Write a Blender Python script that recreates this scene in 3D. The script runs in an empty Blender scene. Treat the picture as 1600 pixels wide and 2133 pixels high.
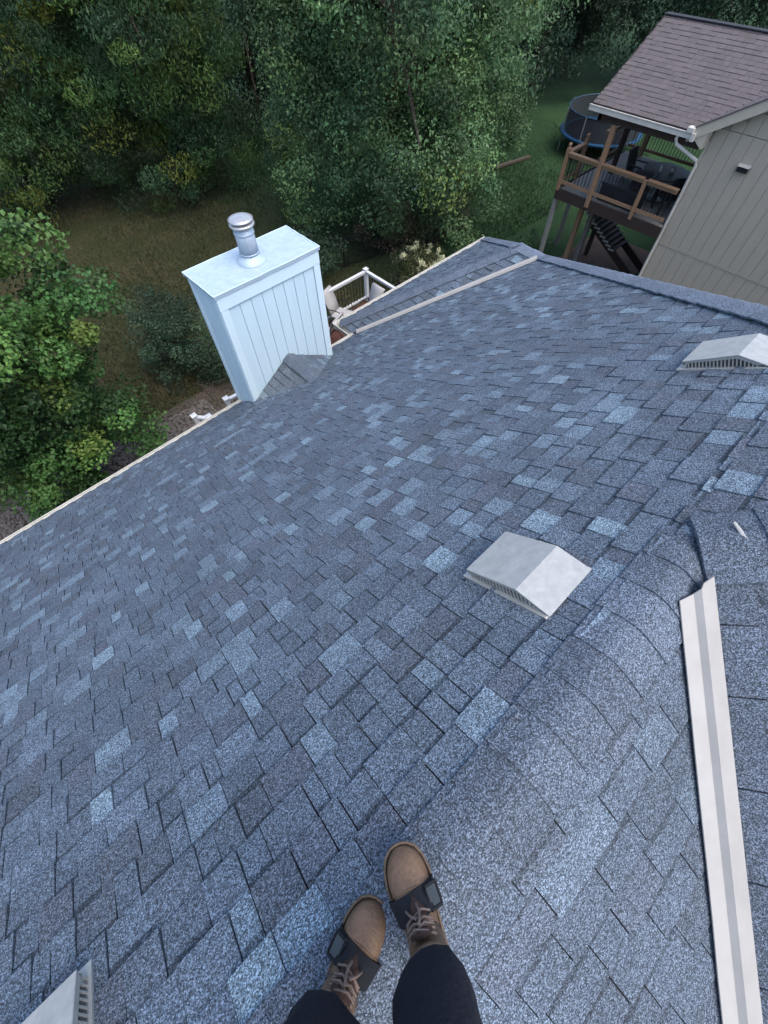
import bpy, math, random
import numpy as np
from mathutils import Vector, Matrix
R = math.radians
scene = bpy.context.scene
COL = scene.collection
ZC = 10.0                                    # camera height above the yard

# ------------------------------------------------------------------ camera
F_PX, YAW, PIT, ROLL = 874.65, 0.84374, 1.03465, -0.02912
PW, PH = 1600.0, 2133.0
fw = np.array([math.cos(YAW)*math.cos(PIT), math.sin(YAW)*math.cos(PIT), -math.sin(PIT)])
rt = np.array([math.sin(YAW), -math.cos(YAW), 0.0])
up = np.cross(rt, fw)
rt, up = math.cos(ROLL)*rt+math.sin(ROLL)*up, -math.sin(ROLL)*rt+math.cos(ROLL)*up
cam_d = bpy.data.cameras.new('camera'); cam = bpy.data.objects.new('camera', cam_d); COL.objects.link(cam)
cam_d.sensor_fit = 'HORIZONTAL'; cam_d.sensor_width = 36.0; cam_d.lens = F_PX/PW*36.0
cam_d.clip_start = 0.05; cam_d.clip_end = 1500
cam.matrix_world = Matrix(((rt[0], up[0], -fw[0], 0), (rt[1], up[1], -fw[1], 0), (rt[2], up[2], -fw[2], ZC), (0, 0, 0, 1)))
scene.camera = cam
CAM = np.array([0, 0, ZC])

def ray(q):
    d = fw + rt*(q[0]-PW/2)/F_PX - up*(q[1]-PH/2)/F_PX
    return d/np.linalg.norm(d)
def at_z(px, py, z=0.0):
    d = ray((px, py)); return CAM + d*(z-ZC)/d[2]
def at_h(px, py, h):
    d = ray((px, py)); return CAM + d*h/math.hypot(d[0], d[1])
def at_x(px, py, x):
    d = ray((px, py)); return CAM + d*x/d[0]
def at_y(px, py, y):
    d = ray((px, py)); return CAM + d*y/d[1]
def project(P):
    v = np.asarray(P)-CAM; w = v@fw
    return np.stack([PW/2+F_PX*(v@rt)/w, PH/2-F_PX*(v@up)/w, w], -1)

# ------------------------------------------------------------------ world, sun, exposure
SUN_EL, SUN_AZ = R(62), R(-85)               # azimuth from +X towards +Y
world = bpy.data.worlds.new('World'); scene.world = world; world.use_nodes = True
wn = world.node_tree.nodes; wl = world.node_tree.links
bg = wn['Background']; sky = wn.new('ShaderNodeTexSky'); sky.sky_type = 'NISHITA'
sky.sun_disc = False; sky.sun_elevation = SUN_EL; sky.sun_rotation = R(90)-SUN_AZ
sky.air_density = 1.0; sky.dust_density = 3.0; sky.ozone_density = 1.0; sky.altitude = 200
wl.new(sky.outputs[0], bg.inputs[0]); bg.inputs[1].default_value = 0.14
sun_d = bpy.data.lights.new('sun', 'SUN'); sun = bpy.data.objects.new('sun', sun_d); COL.objects.link(sun)
sun_d.energy = 0.6; sun_d.angle = R(50); sun_d.color = (1.0, 0.96, 0.9)
sdir = Vector((math.cos(SUN_EL)*math.cos(SUN_AZ), math.cos(SUN_EL)*math.sin(SUN_AZ), math.sin(SUN_EL)))
sun.rotation_euler = sdir.to_track_quat('Z', 'Y').to_euler(); sun.location = (0, -20, 30)
scene.view_settings.view_transform = 'Standard'; scene.view_settings.look = 'None'
scene.view_settings.exposure = 1.85; scene.view_settings.gamma = 1.0
scene.view_settings.use_curve_mapping = False
scene.render.engine = 'CYCLES'

# ------------------------------------------------------------------ materials
def nt(name):
    m = bpy.data.materials.new(name); m.use_nodes = True
    return m, m.node_tree.nodes, m.node_tree.links, m.node_tree.nodes['Principled BSDF']
def ramp(n, stops):
    r = n.new('ShaderNodeValToRGB'); e = r.color_ramp.elements
    while len(e) > 1: e.remove(e[-1])
    e[0].position = stops[0][0]; e[0].color = tuple(stops[0][1])+(1,)
    for p, c in stops[1:]:
        x = e.new(p); x.color = tuple(c)+(1,)
    return r
ALB = 0.62
def pm(name, c1, c2=None, scale=8, rough=0.7, metal=0.0, bump=0.0, bscale=40, stretch=None, spec=0.3, detail=6):
    """two-tone noise material"""
    m, n, l, b = nt(name)
    c2 = c2 or tuple(x*0.8 for x in c1)
    if name not in ('bark', 'dirt'): c1 = tuple(x*ALB for x in c1); c2 = tuple(x*ALB for x in c2)
    tc = n.new('ShaderNodeTexCoord'); mp = n.new('ShaderNodeMapping'); l.new(tc.outputs['Object'], mp.inputs[0])
    if stretch: mp.inputs['Scale'].default_value = stretch
    ns = n.new('ShaderNodeTexNoise'); ns.inputs['Scale'].default_value = scale; ns.inputs['Detail'].default_value = detail
    ns.inputs['Roughness'].default_value = 0.65
    l.new(mp.outputs[0], ns.inputs[0])
    rp = ramp(n, [(0.32, c1), (0.68, c2)]); l.new(ns.outputs[0], rp.inputs[0]); l.new(rp.outputs[0], b.inputs['Base Color'])
    b.inputs['Roughness'].default_value = rough; b.inputs['Metallic'].default_value = metal
    b.inputs['Specular IOR Level'].default_value = spec
    if bump:
        n2 = n.new('ShaderNodeTexNoise'); n2.inputs['Scale'].default_value = bscale; n2.inputs['Detail'].default_value = 5
        l.new(mp.outputs[0], n2.inputs[0])
        bp = n.new('ShaderNodeBump'); bp.inputs['Strength'].default_value = bump; bp.inputs['Distance'].default_value = 0.01
        l.new(n2.outputs[0], bp.inputs['Height']); l.new(bp.outputs[0], b.inputs['Normal'])
    return m
def shingle_material(name, grain=290.0, lo=0.22, hi=2.3):
    m, n, l, b = nt(name)
    at = n.new('ShaderNodeAttribute'); at.attribute_name = 'tint'
    geo = n.new('ShaderNodeNewGeometry')
    vo = n.new('ShaderNodeTexVoronoi'); vo.inputs['Scale'].default_value = grain; l.new(geo.outputs['Position'], vo.inputs['Vector'])
    sp = n.new('ShaderNodeSeparateColor'); l.new(vo.outputs['Color'], sp.inputs[0])
    rp = ramp(n, [(0.0, (lo,)*3), (0.3, (0.5,)*3), (0.62, (0.95,)*3), (0.84, (1.5,)*3), (1.0, (hi,)*3)])
    l.new(sp.outputs[0], rp.inputs[0])
    mx = n.new('ShaderNodeMix'); mx.data_type = 'RGBA'; mx.blend_type = 'MULTIPLY'; mx.inputs['Factor'].default_value = 1.0
    l.new(at.outputs['Color'], mx.inputs['A']); l.new(rp.outputs[0], mx.inputs['B'])
    ns = n.new('ShaderNodeTexNoise'); ns.inputs['Scale'].default_value = 2.2; ns.inputs['Detail'].default_value = 5
    l.new(geo.outputs['Position'], ns.inputs[0])
    r2 = ramp(n, [(0.28, (0.86, 0.86, 0.85)), (0.72, (1.12, 1.12, 1.13))]); l.new(ns.outputs[0], r2.inputs[0])
    m2 = n.new('ShaderNodeMix'); m2.data_type = 'RGBA'; m2.blend_type = 'MULTIPLY'; m2.inputs['Factor'].default_value = 1.0
    l.new(mx.outputs['Result'], m2.inputs['A']); l.new(r2.outputs[0], m2.inputs['B'])
    l.new(m2.outputs['Result'], b.inputs['Base Color'])
    bp = n.new('ShaderNodeBump'); bp.inputs['Strength'].default_value = 0.5; bp.inputs['Distance'].default_value = 0.003
    l.new(sp.outputs[1], bp.inputs['Height']); l.new(bp.outputs[0], b.inputs['Normal'])
    b.inputs['Roughness'].default_value = 0.92; b.inputs['Specular IOR Level'].default_value = 0.25
    return m
def leaf_material(name, trans=0.3):
    m, n, l, b = nt(name)
    at = n.new('ShaderNodeAttribute'); at.attribute_name = 'tint'
    l.new(at.outputs['Color'], b.inputs['Base Color']); b.inputs['Roughness'].default_value = 0.55
    b.inputs['Specular IOR Level'].default_value = 0.35
    tr = n.new('ShaderNodeBsdfTranslucent'); l.new(at.outputs['Color'], tr.inputs[0])
    ms = n.new('ShaderNodeMixShader'); ms.inputs[0].default_value = trans
    out = n['Material Output']
    l.new(b.outputs[0], ms.inputs[1]); l.new(tr.outputs[0], ms.inputs[2]); l.new(ms.outputs[0], out.inputs[0])
    return m
M = {}
M['shingle'] = shingle_material('roof_shingle')
M['felt'] = pm('roof_felt', (0.03, 0.033, 0.04), (0.05, 0.055, 0.065), 30, 0.95)
M['white_metal'] = pm('white_metal', (0.47, 0.455, 0.425), (0.40, 0.385, 0.355), 5, 0.45, 0.0, 0.06, 14)
M['gutter'] = pm('gutter_white', (0.72, 0.71, 0.64), (0.60, 0.58, 0.50), 3, 0.4)
M['vent'] = pm('vent_metal', (0.55, 0.55, 0.52), (0.42, 0.43, 0.41), 22, 0.5, 0.2, 0.08, 40)
M['vent_dark'] = pm('vent_louver', (0.13, 0.125, 0.125), (0.18, 0.17, 0.165), 60, 0.6)
M['chim'] = pm('chimney_paint', (0.66, 0.85, 0.95), (0.61, 0.80, 0.90), 2.5, 0.6, 0, 0.12, 45, (4, 4, 0.6))
M['chim_trim'] = pm('chimney_trim', (0.74, 0.92, 1.0), (0.69, 0.87, 0.96), 3, 0.55, 0, 0.06, 30)
M['chim_cap'] = pm('chimney_cap', (0.42, 0.54, 0.64), (0.54, 0.66, 0.75), 9, 0.5, 0.1, 0.08, 20)
M['flue'] = pm('flue_steel', (0.40, 0.50, 0.60), (0.50, 0.59, 0.68), 6, 0.45, 0.25, 0.04, 12)
M['flue_bright'] = pm('flue_cap_steel', (0.68, 0.68, 0.68), (0.55, 0.54, 0.53), 8, 0.35, 0.6)
M['white_vinyl'] = pm('white_vinyl', (0.78, 0.79, 0.80), (0.72, 0.73, 0.74), 3, 0.4)
M['black_metal'] = pm('black_metal', (0.012, 0.012, 0.014), (0.02, 0.02, 0.022), 20, 0.5)
M['deck_red'] = pm('deck_stain', (0.14, 0.055, 0.035), (0.09, 0.036, 0.026), 6, 0.7, 0, 0.2, 30, (1, 12, 6))
M['wall'] = pm('house_wall', (0.5, 0.55, 0.58), (0.45, 0.5, 0.53), 3, 0.7)
M['sling'] = pm('sling_fabric', (0.50, 0.49, 0.47), (0.43, 0.42, 0.41), 60, 0.8)
M['nwall'] = pm('neighbour_siding', (0.54, 0.47, 0.37), (0.49, 0.43, 0.34), 3, 0.75, 0, 0.25, 60, (5, 5, 0.5))
M['ntrim'] = pm('neighbour_trim', (0.60, 0.53, 0.42), (0.54, 0.48, 0.38), 4, 0.6)
M['nwhite'] = pm('neighbour_gutter', (0.74, 0.70, 0.62), (0.62, 0.58, 0.51), 3, 0.45)
M['wood'] = pm('deck_wood', (0.36, 0.22, 0.125), (0.26, 0.155, 0.09), 7, 0.7, 0, 0.2, 30, (6, 6, 1))
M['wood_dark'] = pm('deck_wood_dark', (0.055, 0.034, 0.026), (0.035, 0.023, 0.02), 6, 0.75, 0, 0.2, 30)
M['wood_grey'] = pm('weathered_post', (0.30, 0.29, 0.255), (0.22, 0.21, 0.19), 9, 0.8, 0, 0.2, 30, (6, 6, 1))
M['bark'] = pm('bark', (0.075, 0.06, 0.045), (0.035, 0.029, 0.024), 12, 0.95, 0, 0.6, 40, (4, 4, 1))
M['dirt'] = pm('dirt', (0.075, 0.05, 0.036), (0.04, 0.03, 0.024), 1.6, 0.95, 0, 0.8, 9)
M['leaf'] = leaf_material('leaf'); M['leaf2'] = leaf_material('leaf_fine', 0.35)
M['petal'] = leaf_material('petal', 0.2)
M['blue'] = pm('blue_pad', (0.025, 0.10, 0.20), (0.02, 0.08, 0.17), 5, 0.5)
M['steel'] = pm('galvanised', (0.45, 0.47, 0.49), (0.36, 0.38, 0.4), 8, 0.4, 0.6)
M['stone'] = pm('river_rock', (0.20, 0.17, 0.155), (0.09, 0.08, 0.075), 9, 0.85, 0, 0.2, 30)
M['dark_plastic'] = pm('dark_plastic', (0.018, 0.02, 0.024), (0.03, 0.032, 0.036), 12, 0.45)
M['table'] = pm('table_top', (0.05, 0.052, 0.056), (0.08, 0.08, 0.085), 20, 0.35)
M['pale'] = pm('pale_thing', (0.6, 0.58, 0.54), (0.5, 0.48, 0.44), 10, 0.7)
M['leather'] = pm('boot_leather', (0.27, 0.165, 0.098), (0.165, 0.10, 0.062), 16, 0.5, 0, 0.35, 120)
M['leather2'] = pm('boot_leather_shaft', (0.25, 0.155, 0.092), (0.15, 0.092, 0.058), 22, 0.6, 0, 0.35, 120)
M['sole'] = pm('boot_sole', (0.045, 0.032, 0.024), (0.07, 0.05, 0.035), 40, 0.85)
M['welt'] = pm('boot_welt', (0.22, 0.16, 0.11), (0.10, 0.07, 0.05), 90, 0.8)
M['lace'] = pm('boot_lace', (0.30, 0.22, 0.18), (0.2, 0.14, 0.115), 200, 0.85)
M['tongue'] = pm('boot_tongue', (0.10, 0.055, 0.04), (0.06, 0.033, 0.026), 60, 0.85)
M['strap'] = pm('strap_webbing', (0.004, 0.005, 0.008), (0.008, 0.010, 0.015), 150, 0.75)
M['buckle'] = pm('strap_buckle', (0.035, 0.045, 0.05), (0.05, 0.06, 0.065), 40, 0.35)
M['navy'] = pm('navy_trousers', (0.006, 0.007, 0.015), (0.010, 0.012, 0.024), 20, 0.9, 0, 0.5, 90)
M['skin'] = pm('skin', (0.45, 0.28, 0.2), (0.4, 0.24, 0.17), 10, 0.6)

# lawn
m, n, l, b = nt('lawn'); M['lawn'] = m
geo = n.new('ShaderNodeNewGeometry')
a1 = n.new('ShaderNodeTexNoise'); a1.inputs['Scale'].default_value = 0.42; a1.inputs['Detail'].default_value = 7; l.new(geo.outputs[0], a1.inputs[0])
mp = n.new('ShaderNodeMapping'); mp.inputs['Scale'].default_value = (3.0, 1.1, 1.0); mp.inputs['Rotation'].default_value = (0, 0, 0.6); l.new(geo.outputs[0], mp.inputs[0])
a2 = n.new('ShaderNodeTexNoise'); a2.inputs['Scale'].default_value = 7; a2.inputs['Detail'].default_value = 8; a2.inputs['Roughness'].default_value = 0.75; l.new(mp.outputs[0], a2.inputs[0])
sx = n.new('ShaderNodeSeparateXYZ'); l.new(geo.outputs[0], sx.inputs[0])
mr = n.new('ShaderNodeMapRange'); mr.inputs['From Min'].default_value = 9.0; mr.inputs['From Max'].default_value = 14.0; l.new(sx.outputs[0], mr.inputs['Value'])
dry = ramp(n, [(0.35, (0.038, 0.046, 0.018)), (0.5, (0.052, 0.052, 0.024)), (0.68, (0.078, 0.062, 0.034))]); l.new(a1.outputs[0], dry.inputs[0])
wet = ramp(n, [(0.3, (0.022, 0.052, 0.022)), (0.7, (0.036, 0.074, 0.030))]); l.new(a1.outputs[0], wet.inputs[0])
mx = n.new('ShaderNodeMix'); mx.data_type = 'RGBA'; l.new(mr.outputs[0], mx.inputs['Factor']); l.new(dry.outputs[0], mx.inputs['A']); l.new(wet.outputs[0], mx.inputs['B'])
fr = ramp(n, [(0.3, (0.4,)*3), (0.7, (1.05,)*3)]); l.new(a2.outputs[0], fr.inputs[0])
m2 = n.new('ShaderNodeMix'); m2.data_type = 'RGBA'; m2.blend_type = 'MULTIPLY'; m2.inputs['Factor'].default_value = 1.0
l.new(mx.outputs['Result'], m2.inputs['A']); l.new(fr.outputs[0], m2.inputs['B']); l.new(m2.outputs['Result'], b.inputs['Base Color'])
bp = n.new('ShaderNodeBump'); bp.inputs['Strength'].default_value = 0.9; bp.inputs['Distance'].default_value = 0.06; l.new(a2.outputs[0], bp.inputs['Height']); l.new(bp.outputs[0], b.inputs['Normal'])
b.inputs['Roughness'].default_value = 0.95; b.inputs['Specular IOR Level'].default_value = 0.1

# neighbour's roof
m, n, l, b = nt('neighbour_shingle'); M['nshingle'] = m
at = n.new('ShaderNodeAttribute'); at.attribute_name = 'tint'
geo = n.new('ShaderNodeNewGeometry'); ns = n.new('ShaderNodeTexNoise'); ns.inputs['Scale'].default_value = 60; ns.inputs['Detail'].default_value = 6; l.new(geo.outputs[0], ns.inputs[0])
rp = ramp(n, [(0.3, (0.72,)*3), (0.7, (1.25,)*3)]); l.new(ns.outputs[0], rp.inputs[0])
mx = n.new('ShaderNodeMix'); mx.data_type = 'RGBA'; mx.blend_type = 'MULTIPLY'; mx.inputs['Factor'].default_value = 1
l.new(at.outputs['Color'], mx.inputs['A']); l.new(rp.outputs[0], mx.inputs['B']); l.new(mx.outputs['Result'], b.inputs['Base Color']); b.inputs['Roughness'].default_value = 0.95
# see-through net
m, n, l, b = nt('safety_net'); M['net'] = m
b.inputs['Base Color'].default_value = (0.012, 0.016, 0.022, 1); b.inputs['Roughness'].default_value = 0.9
tp = n.new('ShaderNodeBsdfTransparent'); ms = n.new('ShaderNodeMixShader'); ms.inputs[0].default_value = 0.85
l.new(tp.outputs[0], ms.inputs[1]); l.new(b.outputs[0], ms.inputs[2]); l.new(ms.outputs[0], n['Material Output'].inputs[0])

# ------------------------------------------------------------------ helpers
def place(o, parent=None):
    COL.objects.link(o)
    if parent is not None:
        o.parent = parent
        if parent.type == 'EMPTY' and not parent.get('_local'):
            o.matrix_parent_inverse = Matrix.Translation(-parent.location)
    return o
def tag(o, label=None, cat=None, group=None, kind=None):
    if label: o['label'] = label
    if cat: o['category'] = cat
    if group: o['group'] = group
    if kind: o['kind'] = kind
    return o
def empty(name, loc, label, cat, group=None, local=False, rz=0):
    o = bpy.data.objects.new(name, None); o.empty_display_size = 0.2; o.location = loc; o.rotation_euler = (0, 0, rz)
    COL.objects.link(o); tag(o, label, cat, group)
    if local: o['_local'] = 1
    return o
class MB:
    def __init__(s): s.v = []; s.f = []
    def add(s, vs, fs):
        k = len(s.v); s.v += [tuple(float(c) for c in p) for p in vs]; s.f += [tuple(i+k for i in f) for f in fs]; return s
    def hexa(s, vs):   # 8 corners, bottom 4 then top 4
        return s.add(vs, [(0, 3, 2, 1), (4, 5, 6, 7), (0, 1, 5, 4), (1, 2, 6, 5), (2, 3, 7, 6), (3, 0, 4, 7)])
    def box(s, x0, x1, y0, y1, z0, z1):
        return s.hexa([(x0, y0, z0), (x1, y0, z0), (x1, y1, z0), (x0, y1, z0), (x0, y0, z1), (x1, y0, z1), (x1, y1, z1), (x0, y1, z1)])
    def beam(s, a, b, w, h, upv=(0, 0, 1)):   # square bar from a to b
        a = Vector(a); b = Vector(b); d = (b-a).normalized(); u = Vector(upv)
        if abs(d.dot(u)) > 0.98: u = Vector((0, 1, 0))
        x = d.cross(u).normalized()*w/2; y = x.cross(d).normalized()*h/2
        return s.hexa([a-x-y, a+x-y, b+x-y, b-x-y, a-x+y, a+x+y, b+x+y, b-x+y])
    def tube(s, pts, rad, n=8, caps=True):
        pts = [Vector(p) for p in pts]; rad = rad if hasattr(rad, '__len__') else [rad]*len(pts)
        k = len(s.v); ref = Vector((0.31, 0.2, 0.93))
        for i, p in enumerate(pts):
            d = (pts[min(i+1, len(pts)-1)]-pts[max(i-1, 0)]).normalized()
            r0 = ref if abs(d.dot(ref)) < 0.95 else Vector((1, 0, 0))
            x = d.cross(r0).normalized(); y = x.cross(d)
            for j in range(n):
                t = 2*math.pi*j/n; s.v.append(tuple(p+(x*math.cos(t)+y*math.sin(t))*rad[i]))
        for i in range(len(pts)-1):
            for j in range(n):
                s.f.append((k+i*n+j, k+i*n+(j+1) % n, k+(i+1)*n+(j+1) % n, k+(i+1)*n+j))
        if caps:
            s.f.append(tuple(k+j for j in range(n-1, -1, -1))); s.f.append(tuple(k+(len(pts)-1)*n+j for j in range(n)))
        return s
    def lathe(s, c, prof, n=24):   # (r, z) profile about a vertical axis
        k = len(s.v)
        for r_, z in prof:
            for j in range(n):
                t = 2*math.pi*j/n; s.v.append((c[0]+r_*math.cos(t), c[1]+r_*math.sin(t), c[2]+z))
        for i in range(len(prof)-1):
            for j in range(n):
                s.f.append((k+i*n+j, k+i*n+(j+1) % n, k+(i+1)*n+(j+1) % n, k+(i+1)*n+j))
        return s
    def loft(s, rings, closed=True, caps=True):
        k = len(s.v); n = len(rings[0])
        for r_ in rings: s.v += [tuple(float(c) for c in p) for p in r_]
        for i in range(len(rings)-1):
            for j in range(n if closed else n-1):
                s.f.append((k+i*n+j, k+i*n+(j+1) % n, k+(i+1)*n+(j+1) % n, k+(i+1)*n+j))
        if caps and closed:
            s.f.append(tuple(k+j for j in range(n-1, -1, -1))); s.f.append(tuple(k+(len(rings)-1)*n+j for j in range(n)))
        return s
    def build(s, name, mat, parent=None, smooth=False, tint=None, bevel=0):
        me = bpy.data.meshes.new(name); me.from_pydata(s.v, [], s.f); me.materials.append(mat)
        if smooth: me.polygons.foreach_set('use_smooth', [True]*len(me.polygons))
        if tint is not None: set_tint(me, np.tile(np.array(tint), (len(s.v), 1)) if np.ndim(tint) == 1 else tint)
        o = bpy.data.objects.new(name, me); place(o, parent)
        if bevel:
            bm_ = o.modifiers.new('bevel', 'BEVEL'); bm_.width = bevel; bm_.segments = 2; bm_.limit_method = 'ANGLE'
        return o
def set_tint(me, rgb):
    a = me.color_attributes.new('tint', 'FLOAT_COLOR', 'POINT')
    c = np.ones((len(me.vertices), 4), np.float32); c[:, :3] = rgb
    a.data.foreach_set('color', c.ravel())
def mesh_np(name, V, Fc, mat, parent=None, tint=None, smooth=False):
    V = np.asarray(V, np.float32); Fc = np.asarray(Fc, np.int32); k = Fc.shape[1]
    me = bpy.data.meshes.new(name); me.vertices.add(len(V)); me.vertices.foreach_set('co', V.ravel())
    me.loops.add(Fc.size); me.loops.foreach_set('vertex_index', Fc.ravel())
    me.polygons.add(len(Fc)); me.polygons.foreach_set('loop_start', np.arange(0, Fc.size, k, dtype=np.int32))
    me.polygons.foreach_set('loop_total', np.full(len(Fc), k, np.int32))
    me.polygons.foreach_set('use_smooth', np.full(len(Fc), bool(smooth)))
    me.update(calc_edges=True); me.materials.append(mat)
    if tint is not None: set_tint(me, tint)
    return place(bpy.data.objects.new(name, me), parent)

# ------------------------------------------------------------------ ground
def grid_ground():
    xs = np.concatenate([[-500, -200, -80, -40], np.arange(-20, 60.1, 1.0), [80, 140, 250, 500]])
    ys = np.concatenate([[-500, -200, -80, -40], np.arange(-20, 60.1, 1.0), [80, 140, 250, 500]])
    X, Y = np.meshgrid(xs, ys); rng = np.random.default_rng(2)
    Z = 0.06*np.sin(X*0.35+1)*np.sin(Y*0.29)+0.02*rng.standard_normal(X.shape)
    Z[(np.abs(X) > 60) | (np.abs(Y) > 60)] = 0
    V = np.stack([X, Y, Z], -1).reshape(-1, 3); w = len(xs); i = np.arange(len(ys)-1)[:, None]*w+np.arange(w-1)[None]
    Fc = np.stack([i, i+1, i+w+1, i+w], -1).reshape(-1, 4)
    return mesh_np('ground', V, Fc, M['lawn'], smooth=True)
tag(grid_ground(), kind='structure')

# ------------------------------------------------------------------ our house: roof
rnd = random.Random(11)
m_, mc = 0.648, 0.762
sl, slc = math.hypot(1, m_), math.hypot(1, mc)
yA, zA = -0.295, -1.5+ZC
ye, xin, d_, xP = 6.032, 4.732, 0.53, 9.563
ze = zA-m_*(ye-yA)
xT = 1.42
tV = (xP-xin)/2
V_ = np.array([xin+tV, ye-tV, ze+m_*tV]); A2 = V_+np.array([0, d_, 0])
# apex where the two upper hips meet
k_ = mc/m_
aS = (V_[0]-xT-(V_[1]-yA))/(1+k_); AP = np.array([xT+aS, yA-k_*aS, zA+mc*aS])
XL, YB = -6.2, yA-6.4
def zF(y): return zA-m_*(y-yA)
def zB(y): return zA+m_*(y-yA)
house = empty('house', (1.5, -1.0, 0), 'house under a blue-grey shingle roof with the person standing on its ridge', 'house')
EXP = 0.143
PAL = [((0.1509, 0.1976, 0.2547), 10), ((0.1395, 0.1787, 0.2275), 8), ((0.167, 0.2187, 0.2787), 7), ((0.2173, 0.2939, 0.3657), 3.2), ((0.2574, 0.3527, 0.4255), 1.3), ((0.1349, 0.1646, 0.2044), 4), ((0.1419, 0.1693, 0.2148), 2.5)]
def pick_tint(r, flat=False):
    if flat: c = (0.142, 0.176, 0.224)
    else:
        t = r.random()*sum(w for _, w in PAL)
        for c, w in PAL:
            t -= w
            if t <= 0: break
    j = 1+(0.18 if flat else 0.12)*(r.random()-0.5)
    return tuple(x*j*ALB*0.86 for x in c)
def deckplane(name, pts, n, drop=0.012, mat='felt'):
    n = Vector(n).normalized(); b = MB(); k = len(pts)
    top = [Vector(p)-n*drop for p in pts]; bot = [p-n*0.09 for p in top]
    b.add(top+bot, [tuple(range(k)), tuple(range(2*k-1, k-1, -1))]+[(i, (i+1) % k+0, k+(i+1) % k, k+i)[::-1] for i in range(k)])
    return b.build(name, M[mat], house)
pool = []      # (slope object, 8 verts, tint)
def piece(P, a0, b0, a1, b1, sb, st, h, ht, sm, lo=-0.011):
    def row(ss):
        t = (ss-sb)/(st-sb); return P(a0+(a1-a0)*t, ss, h+(ht-h)*t), P(b0+(b1-b0)*t, ss, h+(ht-h)*t)
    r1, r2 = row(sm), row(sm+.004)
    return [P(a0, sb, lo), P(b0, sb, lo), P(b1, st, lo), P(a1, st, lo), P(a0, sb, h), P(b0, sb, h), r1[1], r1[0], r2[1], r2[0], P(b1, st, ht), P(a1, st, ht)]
SF = [(4, 5, 6, 7), (7, 6, 8, 9), (9, 8, 10, 11), (0, 1, 5, 4), (1, 2, 10, 5), (3, 0, 4, 11), (2, 3, 11, 10)]
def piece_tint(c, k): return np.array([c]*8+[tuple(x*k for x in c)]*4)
def courses(slope, O, ux, us, n, s0, s1, xr, seed, exp=EXP, flat=False, hmul=1.0, skip=None, wmin=0.07, wmax=0.19, mute=0.0):
    r = random.Random(seed); O = np.array(O); ux = np.array(ux, float); us = np.array(us, float); n = np.array(n, float)
    s = s0; prev_raise = 0
    while s < s1:
        e = min(exp, s1-s)
        if e < 0.03: break
        xl0, xr0 = xr(s); xl1, xr1 = xr(s+e+0.012)
        lo, hi = min(xl0, xl1), max(xr0, xr1)
        x = lo-r.random()*0.2; raised = r.random() < 0.5
        while x < hi:
            w = r.uniform(wmin, wmax)*(1.0 if raised else 0.85); x2 = x+w
            g = 0.0035 if r.random() < 0.75 else 0.006
            h = (r.uniform(0.0125, 0.0165) if raised else r.uniform(0.005, 0.0075))*hmul
            js = r.uniform(-0.003, 0.003)
            a0, b0 = max(x+g/2, xl0), min(x2-g/2, xr0); a1, b1 = max(x+g/2+r.uniform(-.002, .002), xl1), min(x2-g/2, xr1)
            if b0 < a0: a0 = b0 = (a0+b0)/2 if xl0 < xr0 else xr0
            if b1 < a1: a1 = b1 = (a1+b1)/2
            if (b0-a0)+(b1-a1) > 0.03 and not (skip and skip((x+x2)/2, s+e/2)):
                sb, st = s+js, s+e+0.012
                P = lambda xx, ss, hh: O+ux*xx+us*ss+n*hh
                ht = 0.0018
                # head band tint: printed dark granules plus painted shade under the next course's butt
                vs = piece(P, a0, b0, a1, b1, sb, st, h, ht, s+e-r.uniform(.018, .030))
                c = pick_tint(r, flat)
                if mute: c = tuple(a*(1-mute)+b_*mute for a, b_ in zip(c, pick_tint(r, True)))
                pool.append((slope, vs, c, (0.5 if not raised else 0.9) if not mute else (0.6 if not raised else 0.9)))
            x = x2; raised = (not raised) if r.random() < 0.8 else raised
        s += e
nF, nB, nC, nE = (0, m_, 1), (0, -m_, 1), (-mc, 0, 1), (m_, 0, 1)
def un(v): v = np.array(v, float); return v/np.linalg.norm(v)
G = 0.09
front = deckplane('front_slope', [(XL, ye, ze), (xin, ye, ze), tuple(V_), tuple(AP), (xT, yA+.0, zA), (xT-.02, yA+G, zF(yA+G)), (XL, yA+G, zF(yA+G))], nF)
back = deckplane('back_slope', [(XL, YB, zB(YB)), (XL, yA-G, zB(yA-G)), (xT-.1, yA-G, zB(yA-G)), (xT+(YB-yA)/k_, YB, zB(YB))], nB)
zr = AP[2]
wing = deckplane('wing_slope', [(xT, yA, zA), tuple(AP), (AP[0], -11, zr), (xT+(YB-yA)/k_-1.5, -11, zA+mc*((YB-yA)/k_-1.5)), (xT+(YB-yA)/k_, YB, zB(YB))], nC)
end = deckplane('end_slope', [tuple(AP), tuple(V_), tuple(A2), (xP, ye+d_, ze), (xP, -11, ze), (AP[0], -11, zr)][::-1], nE)
jogw = deckplane('jog_side_slope', [(xin, ye, ze), (xin, ye+d_, ze), tuple(A2), tuple(V_)][::-1], (-m_, 0, 1), 0.010)
jogf = deckplane('jog_front_slope', [(xin, ye+d_, ze), (xP, ye+d_, ze), tuple(A2)], (0, m_, 1), 0.010)

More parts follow.
